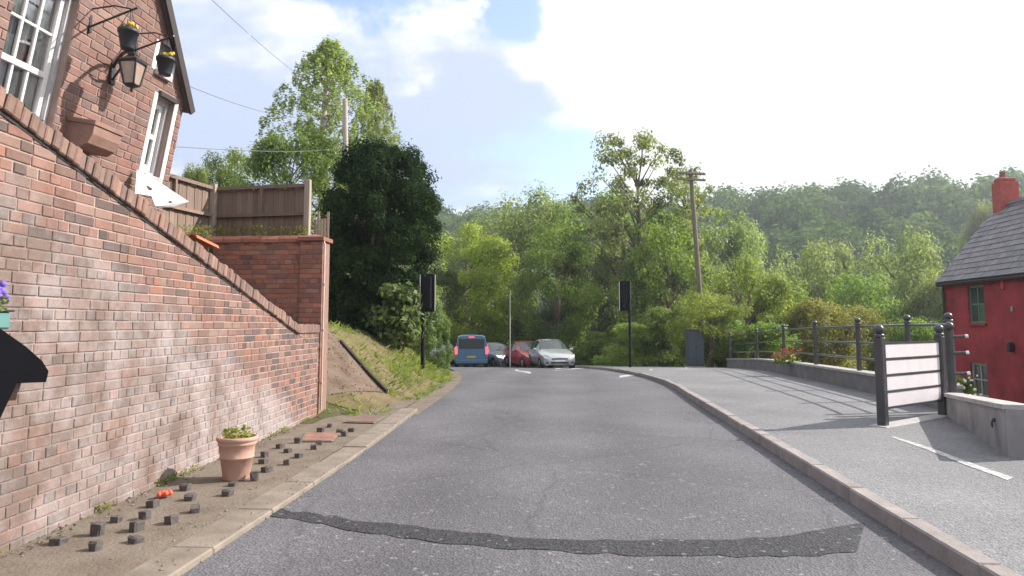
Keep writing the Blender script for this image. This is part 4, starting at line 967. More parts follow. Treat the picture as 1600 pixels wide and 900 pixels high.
def litter():
    """grit, moss and blown leaves collecting at the foot of the wall and along the edging"""
    mb = MB()
    for k in range(900):
        y_ = rng.uniform(3.2, 11.0); wx = A.x + (y_ - A.y) * ud.x / ud.y
        x_ = wx + 0.01 + abs(rng.normal(0, 0.07)) if k % 3 else XL(y_) - 0.28 - abs(rng.normal(0, 0.10)) + (0.3 if k % 2 else 0)
        r_ = rng.uniform(0.004, 0.015); z_ = 0.034 if x_ < XL(y_) - 0.27 else 0.04
        if x_ > XL(y_): z_ = 0.004
        q = [(x_ + r_ * math.cos(a) * rng.uniform(.6, 1.2), y_ + r_ * math.sin(a) * rng.uniform(.6, 1.2), z_ + rng.uniform(0, .004)) for a in (0, 1.6, 3.1, 4.7)] + [(x_, y_, z_ + r_ * rng.uniform(.4, 1.0))]
        mb.add(q, [(0, 1, 4), (1, 2, 4), (2, 3, 4), (3, 0, 4)], k % 3 % 2)
    tag(mb.build('grit', [M_KERBL, M_SOIL]), kind='stuff')
    P = []
    for k in range(1300):
        y_ = rng.uniform(3.2, 10.6); 
        if math.sin(y_ * 2.3) + math.sin(y_ * 5.1 + 1) < 0.1: continue
        P.append((A.x + (y_ - A.y) * ud.x / ud.y + 0.012 + abs(rng.normal(0, 0.03)), y_, 0.035 + rng.uniform(0, 0.05)))
    P = np.array(P); nn = rand_dirs(len(P)) + np.array([0.5, 0, 0.4]); nn /= np.linalg.norm(nn, axis=1, keepdims=True)
    tag(link('wall_foot_weeds', leaves_mesh('wall_foot_weeds', P, nn, 0.014, F_OLIVE, rng.uniform(0, 0.8, len(P)), 0.5)), kind='stuff')
    P = []
    for k in range(2600):
        t_ = rng.uniform(0, 1); u_ = -0.5 + (u_k + 0.5) * t_
        if math.sin(u_ * 3.7) + math.sin(u_ * 8.3 + 2) < 0.35: continue
        h_ = rng.uniform(-0.02, 0.20); b_ = A + ud * u_ - wn * h_; P.append((b_.x, b_.y, v_at(u_) + 0.135 / sd.x + rng.uniform(-0.012, 0.012)))
    P = np.array(P); nn = rand_dirs(len(P)) + np.array([0.2, 0, 0.9]); nn /= np.linalg.norm(nn, axis=1, keepdims=True)
    o = link('moss', leaves_mesh('moss', P, nn, 0.013, F_DARK, rng.uniform(0, 0.5, len(P)), 0.7)); tag(o, kind='stuff')
litter()
M_RUST = plain('rusty_iron', (0.16, 0.105, 0.085), 0.8, var=0.3, bump=0.4)
def cover(name, pix, mat, label, cat):
    q = [at_Z(x_, y_, 0.037) for x_, y_ in pix]; c = sum(q, Vector()) / 4
    e = empty(name, c); tag(e, label, cat)
    fr0 = MB(); fr0.prism([v - c for v in q], (0, 0, 0.006)); fix_normals(fr0.build('frame', M_KERBL, e))
    pl_ = MB(); pl_.prism([(v - c) * 0.88 + Vector((0, 0, 0.004)) for v in q], (0, 0, 0.008)); fix_normals(pl_.build('plate', mat, e))
cover('drain_cover', [(536, 660), (586, 661), (602, 651), (560, 650)], M_RUST, 'rusty rectangular drain cover on the footway near the grass bank', 'drain cover')
cover('access_cover', [(468, 690), (520, 690), (532, 677), (478, 676)], plain('red_cover', (0.26, 0.13, 0.10), 0.8, var=0.3), 'reddish access cover on the footway beside the garden wall end', 'access cover')

# ------------------------------------------------------------------ path, timber edging, grass bank
pg = MB()
def tri_strip(name, mat, rows, off):
    mb = MB(); 
    for r0, r1 in zip(rows, rows[1:]):
        for a, b, c, d in zip(r0, r0[1:], r1[1:], r1): mb.add([a, b, c, d], [(0, 1, 2, 3)])
    return mb.build(name, mat)
e0, e1 = ground(603, 616), ground(531, 537)
rows = []
for k in range(15):
    t = k / 14; ex, ey = e0.x + (e1.x - e0.x) * t * 1.15, e0.y + (e1.y - e0.y) * t * 1.15
    x0 = pl_x1 - 0.4 - 1.2 * t; y0 = Yc + 0.4 + (ey - Yc - 0.4) * t
    rows.append([(x0 + (ex - x0) * j / 8, y0 + (ey - y0) * j / 8, gz(x0 + (ex - x0) * j / 8, y0 + (ey - y0) * j / 8) + 0.03) for j in range(9)])
tag(tri_strip('dirt_path', M_PATH, rows, 0), kind='structure')
mb = MB()
for k in range(500):
    r0 = random.choice(rows[:-1]); p_ = Vector(random.choice(r0)) + Vector((random.uniform(-.12, .12), random.uniform(-.15, .15), 0)); p_.z = gz(p_.x, p_.y) + 0.032; q_ = random.uniform(0.008, 0.028)
    a_ = random.uniform(0, 6.28); mb.add([p_ + Vector((q_ * math.cos(a_ + b_) * random.uniform(.5, 1.2), q_ * math.sin(a_ + b_) * random.uniform(.5, 1.2), 0)) for b_ in (0, 1.6, 3.1, 4.7)] + [p_ + Vector((0, 0, q_ * .6))], [(0, 1, 4), (1, 2, 4), (2, 3, 4), (3, 0, 4)], k % 2)
tag(mb.build('path_grit', [M_KERBL, M_SOIL]), kind='stuff')
be = empty('timber_edging', e0); tag(be, 'dark timber edging board between the dirt path and the grass bank', 'edging')
for k in range(4):
    a = e0 + (e1 - e0) * (k / 4); b = e0 + (e1 - e0) * ((k + 1) / 4); a.z = gz(a.x, a.y); b.z = gz(b.x, b.y); d = (b - a)
    mb = MB(); mb.box((0, -0.025, -0.06), (d.length - 0.01, 0.025, 0.10)); o = mb.build('board', M_EDGE, be, a - e0); o.rotation_euler = d.to_track_quat('X', 'Z').to_euler()
def grass():
    P = []; 
    n = 15000
    while len(P) < n:
        y_ = rng.uniform(10.6, 34) if rng.random() < 0.8 else rng.uniform(10.6, 20); d = rng.uniform(0.25, 3.2); x_ = XL(y_) - d
        # not on the path
        t = (y_ - e0.y) / (e1.y - e0.y); ex = e0.x + (e1.x - e0.x) * t
        if y_ < e1.y + 0.6 and x_ < ex - 0.02 + (0.0 if y_ > e0.y else 0.9 - d * 0) and not (y_ < 12.0 and d < 1.4 and rng.random() < 0.25): continue
        k = 0.5 + 0.5 * math.sin(x_ * 3.1 + 1.7 * math.sin(y_ * 1.3)) * math.sin(y_ * 1.9 + x_)
        if rng.random() > (0.35 + 0.65 * k) * (1.0 - 0.8 * sstep(1.1, 1.9, d) * (1 - sstep(19, 24, y_))): continue
        P.append((x_, y_, k))
    V = []; Fq = []; T = []
    for x_, y_, k in P:
        z_ = gz(x_, y_) - 0.01; h = (0.03 + 0.13 * rng.random() ** 2.2) * (0.6 + 0.7 * k); a = rng.uniform(0, 6.28); w = rng.uniform(0.006, 0.014) * (1 + (y_ - 10) * 0.03); lx, ly = rng.normal(0, 0.06, 2)
        ca, sa = math.cos(a) * w, math.sin(a) * w; o = len(V)
        V += [(x_ - ca, y_ - sa, z_), (x_ + ca, y_ + sa, z_), (x_ + lx * .5 + ca * .6, y_ + ly * .5 + sa * .6, z_ + h * .65), (x_ + lx * 1.4, y_ + ly * 1.4, z_ + h)]
        Fq += [(o, o + 1, o + 2), (o, o + 2, o + 3)]; tt = min(1, max(0, 0.2 + 0.6 * k + rng.normal(0, 0.2))); T += [tt] * 4
    me = bpy.data.meshes.new('bank_grass'); me.from_pydata(V, [], Fq); me.materials.append(F_GRASS); at = me.attributes.new('tint', 'FLOAT', 'POINT'); at.data.foreach_set('value', T); me.update()
    tag(link('bank_grass', me), kind='stuff')
grass()
M_BANK = ground_mat('bank_turf', [(0.10, 0.09, 0.04), (0.15, 0.12, 0.065), (0.21, 0.15, 0.105)], 1.6)
rows = []
for k in range(50):
    y_ = 11.2 + k * 0.5; r_ = []
    for j in range(12):
        d = 0.12 + j * 0.32; x_ = XL(y_) - d
        t = (y_ - e0.y) / (e1.y - e0.y)
        r_.append((x_, y_, gz(x_, y_) + 0.012))
    rows.append(r_)
tag(tri_strip('grass_bank', M_BANK, rows, 0), kind='structure')

# ------------------------------------------------------------------ plants
def tree_mesh(kind, seed):
    """unit tree, 10 high: returns (trunk mesh, crown mesh)"""
    global rng; rng = np.random.default_rng(seed); random.seed(seed)
    tb = MB(); C = []; Rr = []
    def limb(p0, p1, r0, r1, n=5):
        p0, p1 = Vector(p0), Vector(p1); m = (p0 + p1) / 2 + Vector((random.uniform(-.3, .3), random.uniform(-.3, .3), random.uniform(0, .3))) * (p1 - p0).length * 0.25
        tb.tube([p0, m, p1], [r0, (r0 + r1) / 2, r1], n, cap=False)
    if kind == 'broad':
        tb.tube([(0, 0, -1), (0.05, 0, 1.5), (-0.1, 0.1, 4), (0.05, 0.1, 7)], [0.38, 0.28, 0.2, 0.06], 8, cap=False)
        for k in range(46):
            z = random.uniform(2.0, 9.2); prof = math.sin(math.pi * ((z - 1.2) / 9.4) ** 0.8) ** 0.7; a = random.uniform(0, 6.28); rr = 3.5 * prof * random.uniform(0.55, 1.0)
            C.append((rr * math.cos(a), rr * math.sin(a), z)); Rr.append(random.uniform(0.75, 1.25))
        per, size = 520, 0.088
    elif kind == 'oak':
        tb.tube([(0, 0, -1), (0.1, 0, 2), (0.0, 0.1, 4.5)], [0.45, 0.34, 0.2], 8, cap=False)
        for k in range(36):
            a = random.uniform(0, 6.28); el = random.uniform(-0.35, 1.5); rr = random.uniform(0.75, 1.0)
            C.append((4.1 * rr * math.cos(a) * math.cos(el), 4.1 * rr * math.sin(a) * math.cos(el), 5.4 + 3.6 * rr * math.sin(el))); Rr.append(random.uniform(0.9, 1.6))
        per, size = 640, 0.10
    elif kind == 'birch':
        tb.tube([(0, 0, -1), (0.05, 0, 3), (0.15, 0.05, 6), (0.1, 0, 9.4)], [0.17, 0.13, 0.08, 0.02], 8, cap=False)
        for k in range(1700):
            z = 0.6 + 9.1 * random.random() ** 0.95; t = max(0.0, (z - 1.5) / 8.3); w = 2.6 * (1 - t) ** 0.68 if z > 1.5 else 2.4; a = random.uniform(0, 6.28); rr = w * random.random() ** 0.5
            C.append((rr * math.cos(a), rr * math.sin(a), z)); Rr.append(random.uniform(0.05, 0.115) * (1 - 0.4 * t))
        per, size = 30, 0.030
    elif kind == 'ash':
        tb.tube([(0, 0, -1), (0.05, 0, 3), (-0.1, 0.1, 6), (0.1, 0.1, 8.8)], [0.18, 0.14, 0.08, 0.02], 8, cap=False)
        for k in range(150):
            z = random.uniform(2.8, 9.8); prof = math.sin(math.pi * min(1, (z - 1.8) / 8.5)) ** 0.6; a = random.uniform(0, 6.28); rr = 3.3 * prof * random.uniform(0.25, 1.0)
            C.append((rr * math.cos(a), rr * math.sin(a), z)); Rr.append(random.uniform(0.22, 0.55))
        per, size = 125, 0.062
    elif kind == 'shrub':
        for k in range(3): tb.tube([(0.2 * k - .2, 0, -1), (0.5 * k - .5, 0.2, 4)], [0.15, 0.05], 6, cap=False)
        for k in range(40):
            a = random.uniform(0, 6.28); z = random.uniform(0.3, 9.0); rr = 4.6 * math.sqrt(max(0.05, 1 - (z / 10.3) ** 2)) * random.uniform(0.5, 1.0)
            C.append((rr * math.cos(a), rr * math.sin(a), z)); Rr.append(random.uniform(1.0, 1.7))
        per, size = 480, 0.15
    elif kind == 'willow':
        tb.tube([(0, 0, -1), (0.1, 0, 2), (0.0, 0.1, 5)], [0.4, 0.3, 0.15], 8, cap=False)
        for k in range(70):
            a = random.uniform(0, 6.28); z = random.uniform(0.8, 9.3); w = 4.0 * math.sqrt(max(0.03, 1 - ((z - 3.5) / 6.3) ** 2)); rr = w * random.uniform(0.55, 1.0)
            C.append((rr * math.cos(a), rr * math.sin(a), z)); Rr.append(random.uniform(0.6, 1.0))
        per, size = 400, 0.072
    for c, r in zip(C, Rr):
        if kind in ('shrub',): continue
        zt_ = max(1.2, min(8, c[2] - math.hypot(c[0], c[1]) * (0.9 if kind != 'birch' else 0.5)))
        if (kind == 'birch' and random.random() < 0.955) or (kind == 'ash' and random.random() < 0.55): continue
        limb((0, 0.05, zt_), c, 0.045 if kind != 'birch' else 0.025, 0.010, 4)
    sq = 3.6 if kind in ('birch',) else (1.15 if kind == 'willow' else 0.7)
    P, Nn, T = clump_leaves(C, Rr, per, sq)
    cm = leaves_mesh('crown', P, Nn, size, F_MID, T, 0.6)
    ax = np.percentile(np.abs(P[:, :2]), 96); WID[kind] = 2 * ax; HGT[kind] = float(np.percentile(P[:, 2], 99.5))
    return tb.mesh('trunk', M_BARK), cm
PROTO = {}; WID = {}; HGT = {}
for k, (kind, seed) in {'broad': ('broad', 1), 'broad2': ('broad', 12), 'oak': ('oak', 2), 'birch': ('birch', 3), 'birch2': ('birch', 33), 'ash': ('ash', 4), 'shrub': ('shrub', 5), 'shrub2': ('shrub', 15), 'willow': ('willow', 6)}.items():
    PROTO[k] = tree_mesh(kind, seed)
rng = np.random.default_rng(99); random.seed(99)
WID.update(broad2=WID['broad'], birch2=WID['birch'], shrub2=WID['shrub']); HGT.update(broad2=HGT['broad'], birch2=HGT['birch'], shrub2=HGT['shrub'])
def tree(px, topy, wpx, Y, kind, mat, label, name=None, cat=None, group=None, bark=None, base=None):
    p = at_Y(px, HOR, Y); zt_ = at_Y(px, topy, Y).z; b = gz(p.x, p.y) if base is None else base
    h = max(0.3, zt_ - b); w = wpx * (Y / math.cos(YAW)) / FPX
    bush = kind.startswith('shrub')
    e = empty(name or ('bush' if bush else 'tree'), (p.x, p.y, b)); e.rotation_euler = (0, 0, random.uniform(0, 6.28)); e.scale = (w / WID[kind], w / WID[kind], h / HGT[kind])
    tag(e, label, cat or ('bush' if bush else 'tree'), group)
    t, c = PROTO[kind]
    to = link('trunk', t, e); co = link('crown', c, e)
    co.material_slots[0].link = 'OBJECT'; co.material_slots[0].material = mat
    if bark: to.material_slots[0].link = 'OBJECT'; to.material_slots[0].material = bark
    return e
# left side
tree(507, 70, 300, 34, 'birch', F_BIRCH, 'tall drooping birch rising behind the timber fence', 'birch_tree', bark=M_PALEBARK)
tree(580, 130, 150, 36, 'birch2', F_BIRCH, 'slender birch with a thin spire right of the telegraph pole at the left', 'birch_tree', bark=M_PALEBARK)
tree(448, 195, 150, 31, 'broad', F_MID, 'rounded green tree at the left foot of the tall birch', 'tree')
tree(345, 238, 110, 40, 'broad2', F_MID, 'small low tree far behind the fence beside the house', 'tree')
tree(300, 262, 60, 38, 'oak', F_LIME, 'little yellow green tree peeping over the fence next to the house corner', 'tree')
tree(560, 270, 130, 24, 'broad2', F_LIME, 'light green tree between the fence end and the dark yew', 'tree')
# middle
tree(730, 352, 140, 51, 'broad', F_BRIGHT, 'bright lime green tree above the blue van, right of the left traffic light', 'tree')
tree(812, 302, 205, 60, 'willow', F_PALE, 'big round pale green tree above the parked cars', 'tree')
tree(870, 350, 120, 46, 'broad2', F_MID, 'green tree directly behind the silver car', 'tree')
tree(690, 420, 110, 54, 'oak', F_MID, 'shaded tree behind the blue van', 'tree')
tree(1000, 210, 190, 50, 'ash', F_PALE, 'tall open crowned tree with bare branches beside the right telegraph pole', 'tree')
tree(965, 300, 190, 56, 'broad', F_MID, 'broad green tree under the tall open crowned tree', 'tree')
tree(1080, 268, 120, 52, 'ash', F_PALE, 'thin spreading tree behind the top of the right telegraph pole', 'tree')
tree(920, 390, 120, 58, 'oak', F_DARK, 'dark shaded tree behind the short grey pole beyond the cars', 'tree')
tree(1045, 350, 130, 44, 'broad2', F_MID, 'mid green tree just left of the right telegraph pole', 'tree')
tree(1150, 345, 140, 54, 'willow', F_PALE, 'loose pale tree right of the right telegraph pole', 'tree')
tree(1172, 405, 110, 38, 'broad', F_LIME, 'bright yellow green tree above the railing start', 'tree')
tree(1250, 392, 150, 62, 'willow', F_PALE, 'round pale tree below the wooded hill, middle of the row', 'tree')
tree(1290, 380, 120, 75, 'oak', F_PALE, 'smooth domed tree in front of the dark hillside', 'tree')
tree(1400, 368, 180, 58, 'willow', F_PALE, 'large silvery tree left of the red house roof', 'tree')
tree(1470, 430, 110, 50, 'oak', F_PALE, 'pale bushy tree touching the red house corner', 'tree')
tree(1345, 430, 120, 52, 'broad2', F_MID, 'green tree standing between the domed tree and the silvery tree', 'tree')
tree(1225, 440, 110, 40, 'broad2', F_MID, 'mid green tree over the second length of railing', 'tree')
tree(1110, 460, 110, 33, 'broad2', F_LIME, 'leafy light green tree over the dark street cabinet', 'tree')
tree(1275, 470, 130, 36, 'oak', F_OLIVE, 'olive yellow tree behind the middle of the railing', 'tree')
tree(1340, 480, 110, 40, 'oak', F_OLIVE, 'olive tree behind the railing left of the panel board', 'tree')
tree(1430, 500, 110, 38, 'oak', F_MID, 'low green tree right behind the panel board', 'tree')
# bushes by the bend
tree(1010, 505, 120, 37, 'shrub', F_LIME, 'bright bush behind the right traffic light post', base=-1.0)
tree(950, 515, 90, 43, 'shrub2', F_MID, 'round bush beside the silver car at the bend', base=-1.3)
tree(1050, 480, 90, 36, 'shrub', F_MID, 'taller green bush left of the street cabinet', base=-1.0)
tree(1130, 500, 80, 34, 'shrub2', F_MID, 'bush right of the street cabinet behind the railing', base=-1.0)
tree(1190, 505, 110, 32, 'shrub', F_MID, 'green bush behind the first railing posts', base=-1.4)
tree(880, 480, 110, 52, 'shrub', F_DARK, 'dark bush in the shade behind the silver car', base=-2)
tree(800, 500, 110, 58, 'shrub2', F_MID, 'shaded bush behind the grey and red cars', base=-2)
tree(740, 490, 90, 54, 'shrub', F_MID, 'bush on the far bank above the blue van', base=-2)
tree(684, 490, 44, 26, 'shrub', F_LAUREL, 'bush on the bank right of the left traffic light')
tree(650, 440, 90, 26, 'shrub2', F_LAUREL, 'leafy bush behind the left traffic light post')
tree(1502, 588, 44, 16, 'shrub', F_LIME, 'small flowering bush behind the low wall before the red house', base=-1.6)
tree(1545, 320, 60, 120, 'oak', F_PALE, 'yellow green tree beside the red house chimney')

# yew: dense dark dome by the path
def yew():
    Y = 20.5; c = at_Y(596, 400, Y); zt_ = at_Y(610, 226, Y).z; w = 205 * (Y / math.cos(YAW)) / FPX / 2
    b = gz(c.x, c.y); e = empty('yew_tree', (c.x, c.y, b)); tag(e, 'dense dark evergreen yew at the top of the grass bank', 'tree')
    h = zt_ - b; C = []; Rr = []
    for k in range(330):
        t = random.uniform(0.02, 0.97); z = t * h; a = random.uniform(0, 6.28)
        prof = (0.84 + 0.16 * sstep(0.1, 0.5, t)) * (1 - max(0, (t - 0.5) / 0.52) ** 2.3) ** 0.5
        rr = max(0.05, (w - 0.30) * prof) * (random.uniform(0.86, 1.0) if k % 4 else random.uniform(0.3, 0.85)); C.append((rr * math.cos(a) - 0.34 * w * (1 - sstep(0.0, 0.5, t)), rr * math.sin(a), z)); Rr.append(random.uniform(0.20, 0.50))
    P, Nn, T = clump_leaves(C, Rr, 400, 0.9, 0.3)
    link('crown', leaves_mesh('crown', P, Nn, 0.046, F_YEW, T, 0.45), e)
    mb = MB()
    for k in range(4): 
        a = k * 1.6; mb.tube([(0.15 * math.cos(a) - 0.5, 0.15 * math.sin(a), -0.4), (0.3 * math.cos(a) - 0.4, 0.3 * math.sin(a), 1.0), (0.5 * math.cos(a), 0.5 * math.sin(a), h * 0.75)], [0.11, 0.09, 0.03], 6)
    mb.build('trunk', M_BARK, e)
yew()
def ivy():
    """big-leaved laurel and ivy mass draping the top of the bank"""
    C = []; Rr = []; 
    for k in range(60):
        px = random.uniform(585, 650); py = random.uniform(455, 535) if px > 600 else random.uniform(485, 520)
        p = at_Y(px, py, random.uniform(18.5, 20.5)); g = gz(p.x, p.y)
        if p.z < g: p.z = g + 0.1
        C.append(tuple(p)); Rr.append(random.uniform(0.22, 0.42))
    P, Nn, T = clump_leaves(C, Rr, 95, 0.9, 0.2); c = P.mean(0)
    e = empty('laurel_bush', tuple(c[:2]) + (gz(c[0], c[1]),)); tag(e, 'glossy broad leaved laurel between the yew and the left traffic light', 'bush')
    link('crown', leaves_mesh('crown', P - np.array(e.location), Nn, 0.085, F_LAUREL, T, 0.6), e)
    mb = MB()
    for k in range(8):
        q = Vector(C[k]) - e.location; mb.tube([(q.x * .5, q.y * .5, -0.2), tuple(q)], [0.03, 0.012], 5)
    mb.build('stem', M_BARK, e)
ivy()
# weeds on the raised bed under the fence
def weeds():
    P = []
    for k in range(1500):
        px = random.uniform(240, 480); Yw = Yc + random.uniform(0.1, 0.28) if px > 330 else Yc - random.uniform(0.2, 1.1)
        p = at_Y(px, random.uniform(352, 372), Yw); p.z = max(p.z, zt - 0.12); P.append(tuple(p))
    P = np.array(P); n = len(P); nn = rand_dirs(n) + np.array([0.2, -0.6, 0.3]); nn /= np.linalg.norm(nn, axis=1, keepdims=True)
    tag(link('bed_weeds', leaves_mesh('bed_weeds', P, nn, 0.022, F_OLIVE, rng.uniform(0, 0.7, n), 0.35)), kind='stuff')
weeds()
def red_flowers():
    mb = MB(); c = at_Y(1225, 553, 20.5)
    e = empty('red_flowers', (c.x, c.y, c.z - 0.35)); tag(e, 'clump of red flowers growing behind the railing', 'flowers')
    leaf_tuft('foliage', e, F_MID, (0, 0, 0.12), 0.30, 200, 0.05, 0.9)
    for k in range(26): mb.ball((random.gauss(0, 0.16), random.gauss(0, 0.1), random.uniform(0.2, 0.52)), random.uniform(0.02, 0.04), n=6)
    mb.build('blooms', plain('red_petal', (0.55, 0.09, 0.06), 0.7), e)['kind'] = 'stuff'
red_flowers()
def white_blooms():
    mb = MB(); c = at_Y(1512, 603, 15.2); e = empty('white_flowers', (c.x, c.y, c.z)); tag(e, 'white flower heads on the bush behind the low wall', 'flowers')
    for k in range(16): mb.ball((random.gauss(0, 0.15), random.gauss(0, 0.1), random.gauss(0, 0.1)), random.uniform(0.02, 0.035), n=6)
    mb.build('blooms', M_WHITE, e)['kind'] = 'stuff'
white_blooms()
# far wooded hillside: reads as one mass
def far_wood():
    P, Nn, T = [], [], []; k = 0
    while k < 330:
        t = rng.uniform(135, 330); ang = R(rng.uniform(-14, 42)); r = t / (0.28 * math.sin(ang) + 0.96 * math.cos(ang)); x, y = r * math.sin(ang), r * math.cos(ang)
        z = gz(x, y); h = rng.uniform(13, 23); w = h * rng.uniform(0.36, 0.52)
        n = int(1700 if r < 260 else 1200); d = rand_dirs(n); d[:, 2] = np.abs(d[:, 2]) * 1.0 - 0.25
        lump = 1 + 0.22 * np.sin(d[:, 0] * 6 + k) * np.sin(d[:, 1] * 6 + 2 * k) + rng.normal(0, 0.06, n)
        p = d * (rng.uniform(0.75, 1.05, n) * lump)[:, None] * np.array([w, w, h * 0.55]) + np.array([x, y, z + h * 0.5]); P.append(p)
        nn = d + rand_dirs(n) * 0.55; Nn.append(nn / np.linalg.norm(nn, axis=1, keepdims=True)); T.append(np.clip(rng.uniform(0.1, 0.8) + rng.normal(0, 0.15, n), 0, 1)); k += 1
    P, Nn, T = map(np.concatenate, (P, Nn, T))
    tag(link('hillside_wood', leaves_mesh('hillside_wood', P, Nn, 0.58, F_FAR, T, 0.75)), kind='stuff')
far_wood()

# ------------------------------------------------------------------ traffic lights seen from behind
def traffic_light(px, base_y, top_y, hx0, hx1, hy1, label, Y):
    b = at_Y(px, HOR, Y); b.z = gz(b.x, b.y) if px < 800 else rz(Y) + 0.105; base_y = HOR + (1.4 - b.z) * FPX * math.cos(YAW) / Y
    M_HEAD = plain('matt_black_signal', (0.010, 0.011, 0.012), 0.8, spec=0.15)
    e = empty('traffic_light', b); tag(e, label, 'traffic light', 'temporary signal heads seen from behind')
    k = (b.y / math.cos(YAW)) / FPX; H = (base_y - top_y) * k; hh = (hy1 - top_y) * k; w = (hx1 - hx0) * k; cx = ((hx0 + hx1) / 2 - px) * k
    mb = MB(); mb.tube([(0, 0, -0.3), (0, 0, H - 0.02)], 0.055, 10); mb.build('pole', M_HEAD, e)
    mb = MB(); mb.box((cx - w / 2, 0.07, H - hh), (cx + w / 2, 0.10, H), bev=0.01); bb = mb.build('backing_board', M_HEAD, e)
    for s_ in (-1, 1):
        mb = MB(); mb.box((cx + s_ * w / 2 - 0.012, 0.062, H - hh + 0.02), (cx + s_ * w / 2 + 0.012, 0.069, H - 0.02)); mb.build('white_border', M_WHITE, bb)
    mb = MB(); mb.box((cx - w * 0.27, -0.05, H - hh * 0.93), (cx + w * 0.27, 0.069, H - hh * 0.07), bev=0.02); hd = mb.build('signal_case', M_HEAD, e)
    for i in range(3):
        z_ = H - hh * (0.2 + 0.3 * i); mb = MB(); mb.lathe([(0.10, 0.101), (0.105, 0.25), (0.098, 0.25), (0.095, 0.101)], 14, axis='x'); o = mb.build('visor', M_HEAD, hd); o.location = (cx, 0, z_); o.rotation_euler = (0, 0, R(90))
    mb = MB(); mb.lathe([(0.09, -0.3), (0.09, 0.0), (0.06, 0.02)], 12); mb.build('base_sleeve', M_RAIL, e)
    return e
traffic_light(661, 582, 427, 655, 679, 487, 'black traffic light seen from behind, standing on the grass bank', 19)
traffic_light(984, 567, 440, 969, 986, 486, 'black traffic light seen from behind, at the edge of the right pavement', 30)

# ------------------------------------------------------------------ poles and wires
def pole(px0, y0, px1, y1, Y, wpx, label, arm=None, mat=M_POLE):
    t = at_Y(px0, y0, Y); bt = at_Y(px1, y1, Y); d = (bt - t).normalized(); b = bt.copy(); b.z = gz(bt.x, bt.y) - 0.3
    b.x = t.x + d.x / d.z * (b.z - t.z)
    e = empty('telegraph_pole', b); tag(e, label, 'pole'); r = wpx * (Y / math.cos(YAW)) / FPX / 2
    mb = MB(); mb.tube([(0, 0, 0), (t - b) * 0.5, t - b], [r * 1.25, r * 1.1, r * 0.9], 10); mb.build('shaft', mat, e)
    if arm:
        for zo in arm:
            mb = MB(); mb.box((-0.85, -0.06, -0.06), (0.85, 0.06, 0.06), bev=0.01); a = mb.build('crossarm', mat, e, t - b + Vector((0, -r - 0.03, -zo))); a.rotation_euler = (0, 0.02, 0.25)
            for xx in (-0.75, -0.4, 0.4, 0.75):
                mb = MB(); mb.lathe([(0.035, 0.06), (0.05, 0.1), (0.03, 0.16), (0.001, 0.17)], 8, (xx, 0, 0)); mb.build('insulator', M_WHITE, a)
    return e, t
p1, t1 = pole(539, 155, 540, 250, 30, 9, 'weathered telegraph pole in front of the tall birch', mat=wood_mat('pale_pole_timber', (0.36, 0.31, 0.27)))
p2, t2 = pole(1079, 265, 1089, 400, 40, 7.0, 'telegraph pole with crossarms among the trees right of the road', (0.25, 0.6))
p3, t3 = pole(924, 395, 926, 540, 56, 12, 'short grey pole standing in the trees beyond the silver car', mat=wood_mat('grey_pole_timber', (0.22, 0.21, 0.20)))
M_WIRE = plain('grey_cable', (0.16, 0.16, 0.17), 0.7)
def wire(a, b, sag, label):
    a, b = Vector(a), Vector(b); m = MB(); n = 16
    pts = [a.lerp(b, i / n) - Vector((0, 0, sag * 4 * (i / n) * (1 - i / n))) - a for i in range(n + 1)]
    m.tube(pts, 0.0055, 5, cap=False); o = m.build('overhead_wire', M_WIRE, None, a); tag(o, label, 'wire', 'overhead wires on the left')
hw = lambda px, py, Y: at_Y(px, py, Y)
wire(hw(291, 133, 8.2), t1 + Vector((0, -0.1, -0.3)), 0.5, 'overhead wire sloping from the gable edge down to the pole')
wire(hw(270, 229, 8.1), t1 + Vector((0, -0.1, -2.2)), 0.12, 'lowest overhead wire, nearly level, crossing behind the house corner')
wire(hw(300, -30, 10), t1 + Vector((0, -0.1, -0.1)), 0.3, 'highest overhead wire dropping steeply toward the pole')
wire(t2 + Vector((0.3, 0, -0.2)), Vector((30, 60, t2.z + 1)), 0.6, 'overhead wire running right from the crossarms')
# windscreen reflection line, added as a thin post at the bend
b = at_Y(797, HOR, 36.8); b.z = rz(36.8); e = empty('reflection_post', b); tag(e, 'pale windscreen reflection added as a thin post in front of the red car at the bend', 'post')
k = b.y / FPX; mb = MB(); mb.tube([(0, 0, -0.2), (0, 0, 118 * k)], 0.032, 10); mb.build('shaft', plain('reflection_pale', (0.42, 0.42, 0.40), 0.5), e)
mb = MB(); mb.lathe([(0.001, 118 * k + 0.05), (0.05, 118 * k + 0.02), (0.052, 118 * k - 0.03)], 10); mb.build('cap', M_RAIL, e)

